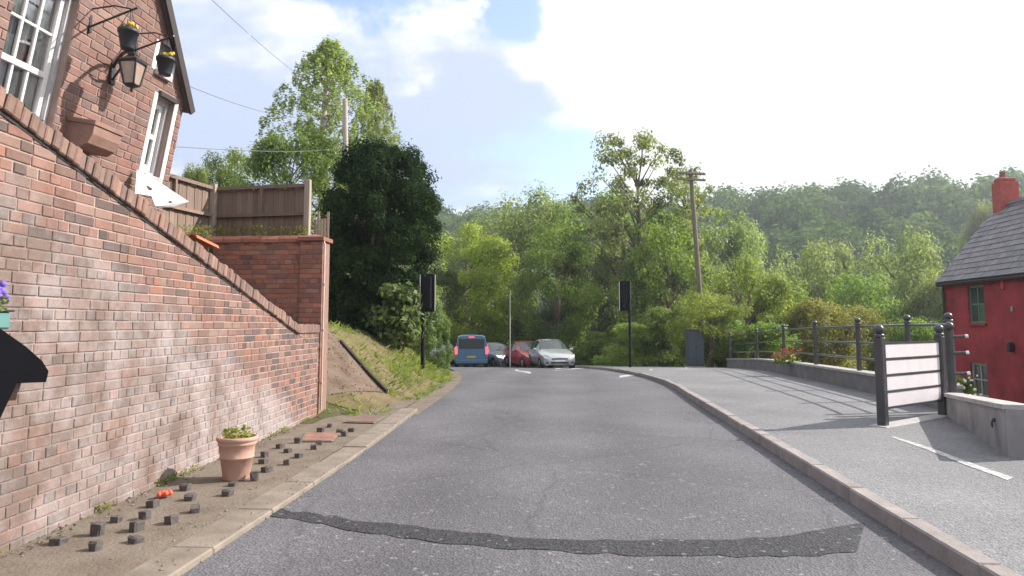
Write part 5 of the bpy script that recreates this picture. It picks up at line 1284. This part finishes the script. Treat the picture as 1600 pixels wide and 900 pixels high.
# ------------------------------------------------------------------ street cabinet
b = on_road(1088, 574, 0.105); k = (b.y / math.cos(YAW)) / FPX
e = empty('street_cabinet', b); tag(e, 'dark blue grey street cabinet at the back of the right pavement', 'cabinet'); w_, h_ = 25 * k, 58 * k
e.rotation_euler = (0, 0, 0.1)
M_CAB = plain('cabinet_paint', (0.05, 0.065, 0.085), 0.5, var=0.15)
mb = MB(); mb.box((-w_ / 2, 0, 0.06), (w_ / 2, 0.4, h_ - 0.05), bev=0.02); mb.build('body', M_CAB, e)
mb = MB(); mb.box((-w_ / 2 - 0.02, -0.03, h_ - 0.05), (w_ / 2 + 0.02, 0.43, h_), bev=0.015); mb.build('lid', M_CAB, e)
for s_ in (-1, 1):
    mb = MB(); mb.box((min(0.01 * s_, s_ * (w_ / 2 - 0.03)), -0.012, 0.12), (max(0.01 * s_, s_ * (w_ / 2 - 0.03)), -0.001, h_ - 0.1), bev=0.004); d_ = mb.build('door', M_CAB, e)
    mb = MB(); mb.box((0.03 * s_ - 0.01, -0.03, h_ * .5), (0.03 * s_ + 0.01, -0.012, h_ * .5 + 0.1)); mb.build('handle', M_BLACK, d_)
mb = MB(); mb.box((-w_ / 2 - 0.03, -0.03, -0.05), (w_ / 2 + 0.03, 0.43, 0.06)); mb.build('plinth', M_KERB, e)

# ------------------------------------------------------------------ railing on its low stone plinth
M_STONE = plain('plinth_stone', (0.17, 0.16, 0.165), 0.9, var=0.25, scale=3, bump=0.4)
M_STONECAP = plain('plinth_cap_stone', (0.36, 0.34, 0.33), 0.85, var=0.2, bump=0.3)
rl = empty('railing', (XW(12.3), 12.3, rz(12.3) + 0.1)); tag(rl, 'dark metal railing with ball topped posts on a low stone plinth along the right pavement', 'railing')
RO = rl.location.copy()
ysr = [11.3, 12.9, 15.3, 18.4, 22.0, 26.4, 30.5]
def rp(y, z=0.0, out=0.0): return Vector((XW(y) + 0.22 + out, y, rz(y) + 0.1 + z)) - RO
ph_ = 0.34
seg = MB(); cap_ = None
for ya, yb in zip(ysr, ysr[1:]):
    n = 4; 
    for i in range(n):
        a, b = rp(ya + (yb - ya) * i / n), rp(ya + (yb - ya) * (i + 1) / n)
        mb = MB(); d = (b - a); nv = Vector((d.y, -d.x, 0)).normalized() * 0.14
        mb.prism([a - nv - Vector((0, 0, .4)), b - nv - Vector((0, 0, .4)), b + nv - Vector((0, 0, .4)), a + nv - Vector((0, 0, .4))], (0, 0, 0.4 + ph_)); fix_normals(mb.build('plinth_block', M_STONE, rl))
        nv *= 1.2; g = d.normalized() * 0.006
        mb = MB(); mb.prism([a + g - nv + Vector((0, 0, ph_ + .002)), b - g - nv + Vector((0, 0, ph_ + .002)), b - g + nv + Vector((0, 0, ph_ + .002)), a + g + nv + Vector((0, 0, ph_ + .002))], (0, 0, 0.05)); fix_normals(mb.build('cap_stone', M_STONECAP, rl))
pm = MB(); pm.tube([(0, 0, 0), (0, 0, 0.98)], [0.05, 0.045], 12); pm.lathe([(0.06, 0.96), (0.065, 0.99), (0.04, 1.0)], 12); pm = pm.mesh('post', M_RAIL)
bm_ = MB(); bm_.ball((0, 0, 1.045), 0.062, n=12); bm_ = bm_.mesh('ball_finial', M_RAIL)
for y_ in ysr:
    o = link('post', pm, rl, rp(y_, ph_ + 0.05)); link('ball_finial', bm_, o)
for zr in (0.26, 0.58, 0.92):
    for ya, yb in zip(ysr, ysr[1:]):
        mb = MB(); mb.tube([rp(ya + (yb - ya) * i / 4, ph_ + 0.05 + zr) for i in range(5)], 0.022, 8); mb.build('rail', M_RAIL, rl)

# panel board between two ball topped posts
bl = on_road(1380, 666, 0.105); br = on_road(1474, 650, 0.105)
pbd = empty('panel_board', bl); tag(pbd, 'white four panel board between two dark ball topped posts on the right pavement', 'board')
dv_ = br - bl; dv_.z = 0; wdt = dv_.length; ang = math.atan2(dv_.y, dv_.x); pbd.rotation_euler = (0, 0, ang)
k = (bl.y / math.cos(YAW)) / FPX; hp = 138 * k
print('BOARD', bl, br, wdt, hp)
M_BOARD = plain('board_white', (0.66, 0.62, 0.65), 0.5, var=0.06)
for x_ in (0, wdt):
    mb = MB(); mb.box((x_ - 0.055, -0.055, -0.1), (x_ + 0.055, 0.055, hp - 0.06), bev=0.012); po = mb.build('post', M_RAIL, pbd)
    mb = MB(); mb.lathe([(0.06, hp - 0.062), (0.07, hp - 0.03), (0.04, hp - 0.015)], 12, (x_, 0, 0)); mb.ball((x_, 0, hp + 0.04), 0.065, n=12); mb.build('ball_finial', M_RAIL, po)
z0, z1 = 0.22, hp - 0.14; n = 4
for i in range(n):
    a_, b_ = z0 + (z1 - z0) * i / n, z0 + (z1 - z0) * (i + 1) / n
    mb = MB(); mb.box((0.06, -0.012, a_ + 0.016), (wdt - 0.06, 0.012, b_ - 0.016), bev=0.003); mb.build('panel', M_BOARD, pbd)
for i in range(n + 1):
    z_ = z0 + (z1 - z0) * i / n; mb = MB(); mb.box((0.056, -0.02, z_ - 0.011), (wdt - 0.056, 0.02, z_ + 0.011)); mb.build('cross_rail', M_RAIL, pbd)
mb = MB(); mb.box((-0.16, -0.12, -0.1), (wdt + 0.2, 0.12, 0.015), bev=0.01); mb.build('footing', M_STONECAP, pbd)
# stub rails of the railing return right of the board
sr = empty('railing_return', on_road(1490, 646, 0.105)); tag(sr, 'ball topped post with short rails, sunlit ends painted white, right of the panel board', 'railing')
mb = MB(); mb.tube([(0, 0, 0), (0, 0, hp + 0.02)], 0.06, 12); po = mb.build('post', M_RAIL, sr); mb = MB(); mb.ball((0, 0, hp + 0.08), 0.07, n=12); mb.build('ball_finial', M_RAIL, po)
for z_ in (0.25, 0.58, 0.88, 1.12):
    mb = MB(); mb.tube([(0.0, -0.02, z_), (0.16, -0.12, z_ + 0.015)], 0.022, 8); ra = mb.build('rail', M_RAIL, sr); mb = MB(); mb.tube([(0.16, -0.12, z_ + 0.015), (0.19, -0.139, z_ + 0.018)], 0.026, 8); mb.build('rail_sunlit_end', M_WHITE, ra)  # white tips paint the sunlight on the rail ends

# low wall to the right with stone coping
lw = empty('low_wall', (0, 0, 0)); wa = on_road(1478, 650, 0.105); 
tA = Vector((wa.x + 0.12, wa.y + 0.35, 0)); zA_ = at_Y(1480, 613, tA.y).z
tB = at_Y(1571, 632, 7.35); zB_ = tB.z; tB.z = 0
print('LOWWALL', tA, zA_, tB, zB_)
lw.location = (tB.x, tB.y, 0.1); tag(lw, 'low grey rendered wall with pale stone coping at the right edge of the pavement', 'wall')
d = (tA - tB); nrm2 = Vector((d.y, -d.x, 0)).normalized() * 0.22
if nrm2.x < 0: nrm2 = -nrm2
M_REND = plain('grey_render', (0.25, 0.235, 0.24), 0.9, var=0.4, scale=2.5, bump=0.3)
def PP(t, z, s): return tB.lerp(tA, t) + nrm2 * s + Vector((0, 0, z)) - lw.location
mb = MB(); vs = [PP(0, -0.3, 0), PP(1, -0.3, 0), PP(1, zA_ - 0.05, 0), PP(0, zB_ - 0.05, 0)]; mb.prism(vs, nrm2); fix_normals(mb.build('wall_body', M_REND, lw))
for i in range(5):
    a_, b_ = i / 5 + 0.002, (i + 1) / 5 - 0.002; za_, zb_ = zB_ + (zA_ - zB_) * a_, zB_ + (zA_ - zB_) * b_
    mb = MB(); mb.prism([PP(a_, za_ - 0.048, -0.12), PP(b_, zb_ - 0.048, -0.12), PP(b_, zb_, -0.12), PP(a_, za_, -0.12)], nrm2 * 1.24); fix_normals(mb.build('coping_stone', M_STONECAP, lw))
rc = on_plane(1555, 658, tB + Vector((0, 0, .3)), nrm2.normalized()) - lw.location
mb = MB(); nn3 = -nrm2.normalized()
ringp_ = [rc + nn3 * 0.03 + Vector((0, 0, -0.03)) + d.normalized() * 0.03 * math.cos(a) + Vector((0, 0, 0.035 * math.sin(a))) for a in [2 * math.pi * i / 12 for i in range(13)]]
mb.tube(ringp_, 0.007, 6); mb.box((rc.x - 0.02, rc.y - 0.02, rc.z - 0.01), (rc.x + 0.02, rc.y + 0.02, rc.z + 0.03)); mb.build('iron_ring', M_RAIL, lw)

# ------------------------------------------------------------------ red house down the slope
Xh = 11.7; yN = at_X(1475, 450, Xh).y; zEv = at_X(1470, 434, Xh).z
zR = at_Y(1560, 326, yN).z; xR = at_Y(1560, 326, yN).x
print('REDHOUSE', yN, zEv, xR, zR, gz(Xh, yN))
rh = empty('red_house', (Xh, yN, -3.2)); tag(rh, 'red painted house with grey slate roof and chimney, below the road at the right', 'house')
zb = 3.2; yF = -11.5; dp = (xR - Xh)
M_RED = plain('red_masonry_paint', (0.29, 0.030, 0.040), 0.85, var=0.4, scale=2, bump=0.5, bscale=25)
RW = lambda px, py: at_X(px, py, Xh) - rh.location
def rrect(x0, y0, x1, y1): a, b = RW(x0, y0), RW(x1, y1); return (min(a.y, b.y), max(a.y, b.y), min(a.z, b.z), max(a.z, b.z))
rwin = [rrect(1511, 447, 1540, 505), rrect(1516, 566, 1545, 622)]
zE2 = zEv + 3.2
us = sorted({yF, 0.0} | {a for h in rwin for a in h[:2]}); vs = sorted({-0.5, zE2} | {a for h in rwin for a in h[2:]})
mb = MB()
for a, b in zip(us, us[1:]):
    for c, d2 in zip(vs, vs[1:]):
        if any(h[0] < (a + b) / 2 < h[1] and h[2] < (c + d2) / 2 < h[3] for h in rwin): continue
        mb.add([(0, a, c), (0, b, c), (0, b, d2), (0, a, d2)], [(3, 2, 1, 0)])
for a, b, c, d2 in rwin: mb.add([(0, a, c), (0, b, c), (0, b, d2), (0, a, d2), (.15, a, c), (.15, b, c), (.15, b, d2), (.15, a, d2)], [(4, 5, 1, 0), (5, 6, 2, 1), (6, 7, 3, 2), (7, 4, 0, 3)])
zRl = zR + 3.2
for yy in (0.0, yF): mb.add([(0, yy, -0.5), (2 * dp, yy, -0.5), (2 * dp, yy, zE2), (dp, yy, zRl - 0.05), (0, yy, zE2)], [(0, 1, 2, 3, 4)])
mb.add([(2 * dp, yF, -0.5), (2 * dp, 0, -0.5), (2 * dp, 0, zE2), (2 * dp, yF, zE2)], [(0, 1, 2, 3)])
mb.build('wall', M_RED, rh)
M_GREENF = plain('green_window_paint', (0.10, 0.20, 0.12), 0.5)
M_GREYF = plain('grey_window_paint', (0.30, 0.32, 0.33), 0.5)
for (a, b, c, d2), mt in zip(rwin, (M_GREENF, M_GREYF)):
    mb = MB(); fw = 0.06
    for r in ((a, a + fw, c, d2), (b - fw, b, c, d2), (a + fw, b - fw, c, c + fw), (a + fw, b - fw, d2 - fw, d2)): mb.box((0.05, r[0], r[2]), (0.11, r[1], r[3]))
    w = mb.build('window', mt, rh)
    for r in (((a + b) / 2 - .025, (a + b) / 2 + .025, c + fw, d2 - fw), (a + fw, (a + b) / 2 - .026, (c + d2) / 2 - .02, (c + d2) / 2 + .02), ((a + b) / 2 + .026, b - fw, (c + d2) / 2 - .02, (c + d2) / 2 + .02)):
        mb = MB(); mb.box((0.06, r[0], r[2]), (0.10, r[1], r[3])); mb.build('glazing_bar', mt, w)
    for i in range(2):
        for j in range(2):
            y0_, y1_ = (a + fw, (a + b) / 2) if i == 0 else ((a + b) / 2, b - fw); z0_, z1_ = (c + fw, (c + d2) / 2) if j == 0 else ((c + d2) / 2, d2 - fw)
            mb = MB(); mb.add([(0.085, y0_, z0_), (0.085, y1_, z0_), (0.085, y1_, z1_), (0.085, y0_, z1_)], [(3, 2, 1, 0)]); mb.build('pane', plain('green_glass', (0.10, 0.16, 0.13), 0.1, spec=0.7) if (i, j) == (0, 0) and mt is M_GREENF else M_GLASS, w)
    mb = MB(); mb.box((-0.06, a - .06, c - .07), (0.05, b + .06, c - 0.002)); mb.build('sill', M_RED, w)
# eaves board, roof base and individual slates
rs_ = Vector((dp, zRl - zE2)); rl_ = rs_.length; rd = rs_.normalized(); rn = Vector((-rd.y, rd.x))
def RP(t, y_, h): return Vector((t * rd.x + h * rn.x, y_, zE2 + t * rd.y + h * rn.y))
mb = MB()
mb.prism([RP(-0.25, 0.12, 0.0), RP(rl_, 0.12, 0.0), RP(rl_, 0.12, 0.05), RP(-0.25, 0.12, 0.05)], (0, yF - 0.24, 0))
q_ = [RP(-0.25, 0.12, 0.0), RP(rl_ + .0, 0.12, 0.0), RP(rl_ + .0, 0.12, 0.05), RP(-0.25, 0.12, 0.05)]
mb.prism([Vector((2 * dp - v.x, v.y, v.z)) for v in q_], (0, yF - 0.24, 0)); rf = fix_normals(mb.build('roof', M_SLATE, rh))
sm2 = []; M_SL = [plain('roof_slate_%d' % i, c, 0.55, var=0.25, scale=9) for i, c in enumerate([(0.17, 0.155, 0.17), (0.14, 0.13, 0.15), (0.20, 0.18, 0.19)])]
sw, ex_ = 0.30, 0.22
def slate_pts(t, y_, lift=0.0): return [RP(t - 0.02, y_ + 0.004, 0.075 + lift), RP(t - 0.02, y_ + sw - 0.004, 0.075 + lift), RP(t + ex_ + 0.06, y_ + sw - 0.004, 0.053 + lift), RP(t + ex_ + 0.06, y_ + 0.004, 0.053 + lift)]
restS = MB(); base_ = RP(0, 0, 0); cnt = 0
for i in range(3):
    mb = MB(); mb.prism([p - RP(0, 0, 0) for p in slate_pts(0, 0)], Vector((rn.x, 0, rn.y)) * 0.008); me = mb.mesh('slate', M_SL[i]); sm2.append(me)
row = 0; t = -0.24
while t < rl_ - 0.12:
    y_ = 0.10 - sw - (sw / 2 if row % 2 else 0)
    while y_ > -4.4:
        if cnt < 300: 
            o = link('slate', sm2[random.choices((0, 1, 2), (5, 3, 2))[0]], rf, RP(t, y_, random.uniform(-0.002, 0.004)) ); cnt += 1
        else: restS.prism(slate_pts(t, y_), Vector((rn.x, 0, rn.y)) * 0.008)
        y_ -= sw
    t += ex_; row += 1
if restS.v: tag(fix_normals(restS.build('slating', M_SL[0], rf)), kind='stuff')
mb = MB(); mb.prism([Vector((dp - 0.12, 0.13, zRl + 0.02)), Vector((dp, 0.13, zRl + 0.14)), Vector((dp + 0.12, 0.13, zRl + 0.02))], (0, yF - 0.26, 0)); fix_normals(mb.build('ridge', M_SL[1], rf))
mb = MB(); mb.tube([RP(-0.27, 0.1, -0.03), RP(-0.27, yF, -0.03)], 0.06, 8); mb.build('gutter', M_BLACK, rf)
mb = MB(); mb.box((-0.012, yF, zE2 - 0.22), (0.02, 0.02, zE2 - 0.01)); mb.build('fascia', M_BLACK, rf)
mb = MB(); mb.tube([(-0.07, -0.08, zE2 - 0.1), (-0.07, -0.08, 0.0)], 0.04, 8); mb.build('downpipe', M_BLACK, rh)
# chimney
c0 = at_Y(1553, 330, yN - 0.25) - rh.location; c1 = at_Y(1587, 330, yN - 0.25) - rh.location; ct = (at_Y(1568, 279, yN - 0.3) - rh.location).z
M_CHIM = plain('red_chimney_brick', (0.38, 0.09, 0.075), 0.85, var=0.25, scale=9, bump=0.5)
mb = MB(); mb.box((c0.x + .04, -0.55, zRl - 0.9), (c1.x - .04, -0.12, ct - 0.12), bev=0.01); mb.box((c0.x + .08, -0.51, ct - 0.12), (c1.x - .08, -0.16, ct), bev=0.03); ch = mb.build('chimney', M_CHIM, rh)
mb = MB(); mb.lathe([(0.09, ct - 0.02), (0.075, ct + 0.16), (0.09, ct + 0.18), (0.09, ct + 0.2), (0.06, ct + 0.2), (0.055, ct + 0.0)], 12, ((c0.x + c1.x) / 2 - 0.05, -0.33, 0)); mb.build('chimney_pot', M_TROUGH, ch)
# small wall fittings
q = RW(1568, 430); mb = MB(); mb.box((-0.07, q.y - 0.05, RW(1568, 452).z), (-0.003, q.y + 0.05, q.z), bev=0.01); mb.build('wall_box', plain('bright_red_plastic', (0.55, 0.03, 0.05), 0.5), rh)
q = RW(1583, 484); mb = MB(); mb.box((-0.05, q.y - 0.03, q.z - 0.05), (-0.003, q.y + 0.03, q.z + 0.1), bev=0.01); mb.build('vent_cover', M_GREYF, rh)
q = RW(1584, 543); mb = MB(); mb.box((-0.16, q.y - 0.06, q.z - 0.12), (-0.003, q.y + 0.06, q.z + 0.14), bev=0.03); mb.build('wall_lamp', M_BLACK, rh)

# ------------------------------------------------------------------ vehicles
M_TYRE = plain('tyre', (0.02, 0.02, 0.02), 0.85)
M_RIM = plain('rim', (0.45, 0.46, 0.48), 0.3, metal=0.8)
M_CARGLASS = plain('car_glass', (0.035, 0.05, 0.055), 0.05, var=0.05, spec=0.9)
M_LAMP = plain('head_lamp', (0.65, 0.68, 0.70), 0.1, var=0.05)
M_TAIL = plain('tail_lamp', (0.45, 0.02, 0.02), 0.2, var=0.05)
M_BRAKE = plain('brake_light', (0.6, 0.03, 0.03), 0.3, emit=(1.0, 0.05, 0.07), est=2.2)
M_HLON = plain('lit_head_lamp', (0.9, 0.9, 0.9), 0.2, emit=(1.0, 0.97, 0.9), est=3.0)
M_TRIM = plain('black_trim', (0.02, 0.02, 0.022), 0.6)
M_PLATEW = plain('white_plate', (0.75, 0.75, 0.74), 0.5); M_PLATEY = plain('yellow_plate', (0.60, 0.45, 0.05), 0.5)
def loft(st, cls, parent, paint, Lc):
    rings = []
    for (s, zl, zbt, ztp, wl, wb, wt) in st:
        half = [(wl - 0.10, zl), (wl, zl + 0.14), (wb, (zl + zbt) / 2 + 0.05), (wb - 0.012, zbt), (wt + 0.02, ztp - 0.07), (wt - 0.10, ztp - 0.012), (0.001, ztp + 0.012)]
        ring_ = [(x, Lc / 2 - s, z) for x, z in half] + [(-x, Lc / 2 - s, z) for x, z in half[-2::-1]]
        rings.append(ring_)
    n = len(rings[0]); groups = {}
    for i in range(len(rings) - 1):
        for j in range(n - 1):
            seg_ = j if j < n // 2 else n - 2 - j            # 0..5 mirrored
            key = 'body'
            for name, (ia, ib), segs in cls:
                if ia <= i < ib and seg_ in segs: key = name + ('|L' if (name == 'side_window' and j >= n // 2) else '')
            groups.setdefault(key, []).append([rings[i][j], rings[i][j + 1], rings[i + 1][j + 1], rings[i + 1][j]])
        groups.setdefault('body', []).append([rings[i][n - 1], rings[i][0], rings[i + 1][0], rings[i + 1][n - 1]])
    groups['body'] += [list(reversed(rings[0])), rings[-1]]
    out = {}
    for key, qs in groups.items():
        bm = bmesh.new()
        for q in qs:
            try: bm.faces.new([bm.verts.new(v) for v in q])
            except ValueError: pass
        bmesh.ops.remove_doubles(bm, verts=bm.verts[:], dist=1e-4); bmesh.ops.recalc_face_normals(bm, faces=bm.faces[:])
        nm = key.split('|')[0]; me = bpy.data.meshes.new(nm); bm.to_mesh(me); bm.free()
        if nm != 'body':     # outward normals for open glass patches
            for p_ in me.polygons:
                pass
        me.materials.append(paint if nm == 'body' else M_CARGLASS)
        me.polygons.foreach_set('use_smooth', [True] * len(me.polygons))
        try: me.set_sharp_from_angle(angle=R(38))
        except Exception: pass
        out[key] = link(nm, me, parent)
    return out
def wheels(e, xs, ys_, r, wdt_):
    mt = MB(); mt.lathe([(r * 0.62, -wdt_ / 2), (r * 0.95, -wdt_ / 2), (r, -wdt_ / 2 + 0.03), (r, wdt_ / 2 - 0.03), (r * 0.95, wdt_ / 2), (r * 0.62, wdt_ / 2)], 22, axis='x'); mt = mt.mesh('tyre', M_TYRE)
    mr_ = MB(); mr_.lathe([(0.001, -wdt_ / 2 + 0.02), (r * 0.2, -wdt_ / 2 + 0.01), (r * 0.62, -wdt_ / 2 + 0.02), (r * 0.62, wdt_ / 2 - 0.02), (r * 0.2, wdt_ / 2 - 0.01), (0.001, wdt_ / 2 - 0.02)], 20, axis='x'); mr_ = mr_.mesh('rim', M_RIM)
    am = MB(); am.lathe([(r * 1.02, -0.01), (r * 1.16, -0.01), (r * 1.16, 0.012), (r * 1.02, 0.012)], 22, axis='x'); am = am.mesh('wheel_arch', M_TRIM)
    for y_ in ys_:
        for s_ in (-1, 1):
            w = empty('wheel', (s_ * (xs - wdt_ / 2 + 0.015), y_, r), parent=e); link('tyre', mt, w); link('rim', mr_, w)
            link('wheel_arch', am, e, (s_ * (xs + 0.002), y_, r))
def bx(name, e, lo_, hi_, mat, bev=0.012):
    mb = MB(); mb.box(lo_, hi_, bev=bev); return mb.build(name, mat, e)
HATCH = [(0.0, .30, .56, .62, .60, .64, .52), (0.10, .22, .64, .72, .78, .80, .66), (0.45, .20, .74, .84, .85, .87, .74), (1.0, .20, .84, .95, .88, .89, .78), (1.30, .20, .90, 1.01, .88, .89, .78),
         (2.02, .20, .95, 1.43, .88, .89, .60), (2.55, .20, .96, 1.49, .88, .89, .61), (2.65, .20, .96, 1.49, .88, .89, .61), (3.35, .20, .98, 1.46, .88, .88, .59), (3.5, .20, .98, 1.44, .88, .88, .58), (4.02, .26, .98, 1.10, .85, .86, .66), (4.16, .34, .86, .98, .76, .78, .62)]
HCLS = [('windscreen', (4, 5), (4, 5)), ('side_window', (5, 6), (3,)), ('side_window', (7, 8), (3,)), ('rear_window', (9, 10), (4, 5))]
def make_car(label, paint, x, y, yaw, lit=False, plate=M_PLATEW, name='parked_car', sc=1.0):
    Lc = 4.16; e = empty(name, (x, y, rz(y)), yaw); tag(e, label, 'car', 'cars waiting at the bend'); e.scale = (sc,) * 3
    loft(HATCH, HCLS, e, paint, Lc); wheels(e, 0.885, (Lc / 2 - 0.82, -Lc / 2 + 0.80), 0.31, 0.2)
    f = Lc / 2
    for s_ in (-1, 1):
        mb = MB(); mb.prism([(s_ * 0.46, f - 0.03, .60), (s_ * 0.76, f - 0.16, .62), (s_ * 0.83, f - 0.42, .76), (s_ * 0.60, f - 0.14, .72)], (s_ * 0.02, 0.03, 0.012)); fix_normals(mb.build('headlight', M_HLON if lit else M_LAMP, e))
        bx('tail_light', e, (min(s_ * .60, s_ * .79), -f - 0.012, .72), (max(s_ * .60, s_ * .79), -f + 0.06, .90), M_TAIL)
        m_ = bx('door_mirror', e, (min(s_ * .90, s_ * 1.06), f - 1.62, .93), (max(s_ * .90, s_ * 1.06), f - 1.48, 1.06), paint, 0.03)
        bx('fog_lamp', e, (min(s_ * .52, s_ * .70), f - 0.055, .33), (max(s_ * .52, s_ * .70), f - 0.012, .42), M_TRIM)
    bx('grille', e, (-.42, f - 0.04, .52), (.42, f + 0.006, .60), M_TRIM)
    bx('lower_grille', e, (-.46, f - 0.04, .32), (.46, f + 0.008, .42), M_TRIM)
    bx('number_plate', e, (-.26, f - 0.01, .435), (.26, f + 0.018, .515), plate, 0.004)
    bx('number_plate', e, (-.26, -f - 0.016, .62), (.26, -f + 0.01, .72), M_PLATEY, 0.004)
    return e
VAN = [(0.0, .34, .72, .80, .70, .74, .62), (0.10, .26, .82, .92, .88, .90, .74), (0.75, .24, 1.02, 1.12, .95, .97, .82), (1.0, .24, 1.10, 1.22, .96, .97, .82), (1.75, .24, 1.14, 1.90, .96, .97, .74), (2.3, .24, 1.14, 1.96, .96, .97, .76), (2.42, .24, 1.14, 1.96, .96, .97, .76), (4.75, .24, 1.14, 1.96, .96, .96, .76), (4.88, .30, 1.14, 1.92, .93, .94, .73)]
VCLS = [('windscreen', (3, 4), (4, 5)), ('side_window', (4, 5), (3,))]
def make_van(x, y, yaw):
    Lc = 4.88; e = empty('van', (x, y, rz(y)), yaw); tag(e, 'dark blue van seen from behind with its brake lights lit', 'van')
    paint = plain('blue_van_paint', (0.085, 0.19, 0.34), 0.3, var=0.06, coat=0.6)
    loft(VAN, VCLS, e, paint, Lc); wheels(e, 0.965, (Lc / 2 - 0.92, -Lc / 2 + 0.95), 0.34, 0.22); f = Lc / 2
    bx('rear_window', e, (-.74, -f - 0.012, 1.16), (.74, -f + 0.02, 1.76), M_CARGLASS, 0.02)
    bx('tailgate_seam', e, (-.80, -f - 0.008, 0.56), (.80, -f + 0.01, 0.575), M_TRIM, 0.0)
    bx('bumper', e, (-.93, -f - 0.05, .32), (.93, -f + 0.03, .55), paint, 0.03)
    for s_ in (-1, 1):
        bx('tail_light', e, (min(s_ * .82, s_ * .96), -f - 0.02, .86), (max(s_ * .82, s_ * .96), -f + 0.06, 1.28), M_BRAKE, 0.02)
        bx('door_mirror', e, (min(s_ * .98, s_ * 1.2), f - 1.5, 1.12), (max(s_ * .98, s_ * 1.2), f - 1.36, 1.38), M_TRIM, 0.03)
    bx('high_brake_light', e, (-.16, -f - 0.02, 1.82), (.16, -f + 0.02, 1.86), M_BRAKE, 0.005)
    bx('number_plate', e, (-.26, -f - 0.02, .64), (.26, -f + 0.012, .76), M_PLATEY, 0.004)
    for s_ in (-1, 1): mb = MB(); mb.tube([(s_ * .66, f - 2.0, 2.0), (s_ * .66, -f + 0.3, 2.0)], 0.02, 6); mb.build('roof_rail', M_TRIM, e)
    return e
def car_at(px, py): 
    p = on_road(px, py); return p
M_SILVER = plain('silver_paint', (0.50, 0.53, 0.55), 0.25, metal=0.5, var=0.04, coat=0.6)
M_GREYP = plain('grey_paint', (0.46, 0.46, 0.50), 0.28, metal=0.4, var=0.05, coat=0.5)
M_REDP = plain('red_paint', (0.40, 0.03, 0.04), 0.3, var=0.05, coat=0.5)
M_DARKP = plain('black_paint', (0.03, 0.035, 0.04), 0.25, var=0.05, coat=0.6)
def cp(px, Y): return at_Y(px, HOR, Y)
p = cp(859, 35.5); make_car('silver hatchback facing the camera at the stop line', M_SILVER, p.x, p.y + 2.0, R(180 + 14))
p = cp(728, 41); make_van(p.x, p.y + 2.4, R(8))
p = cp(822, 38); make_car('red hatchback half hidden behind the silver car', M_REDP, p.x, p.y + 2.6, R(180 + 24))
p = cp(768, 42); make_car('grey hatchback between the van and the red car, headlamp glinting', M_GREYP, p.x, p.y + 2.6, R(180 + 34), lit=True)
p = cp(690, 44); make_car('dark car at the far left, ahead of the van', M_DARKP, p.x, p.y + 2.0, R(30))

# ------------------------------------------------------------------ haze over the whole place
mb = MB(); mb.box((-1100, -500, -16), (1100, 1600, 130)); m, t, b_ = new_mat('haze_air'); t.nodes.remove(b_)
pv = N(t, 'ShaderNodeVolumePrincipled'); pv.inputs['Color'].default_value = (0.80, 0.88, 1.0, 1); pv.inputs['Density'].default_value = 0.0007; pv.inputs['Anisotropy'].default_value = 0.5
L(t, pv.outputs[0], t.nodes['Material Output'].inputs['Volume'])
tag(mb.build('haze', m), kind='stuff')
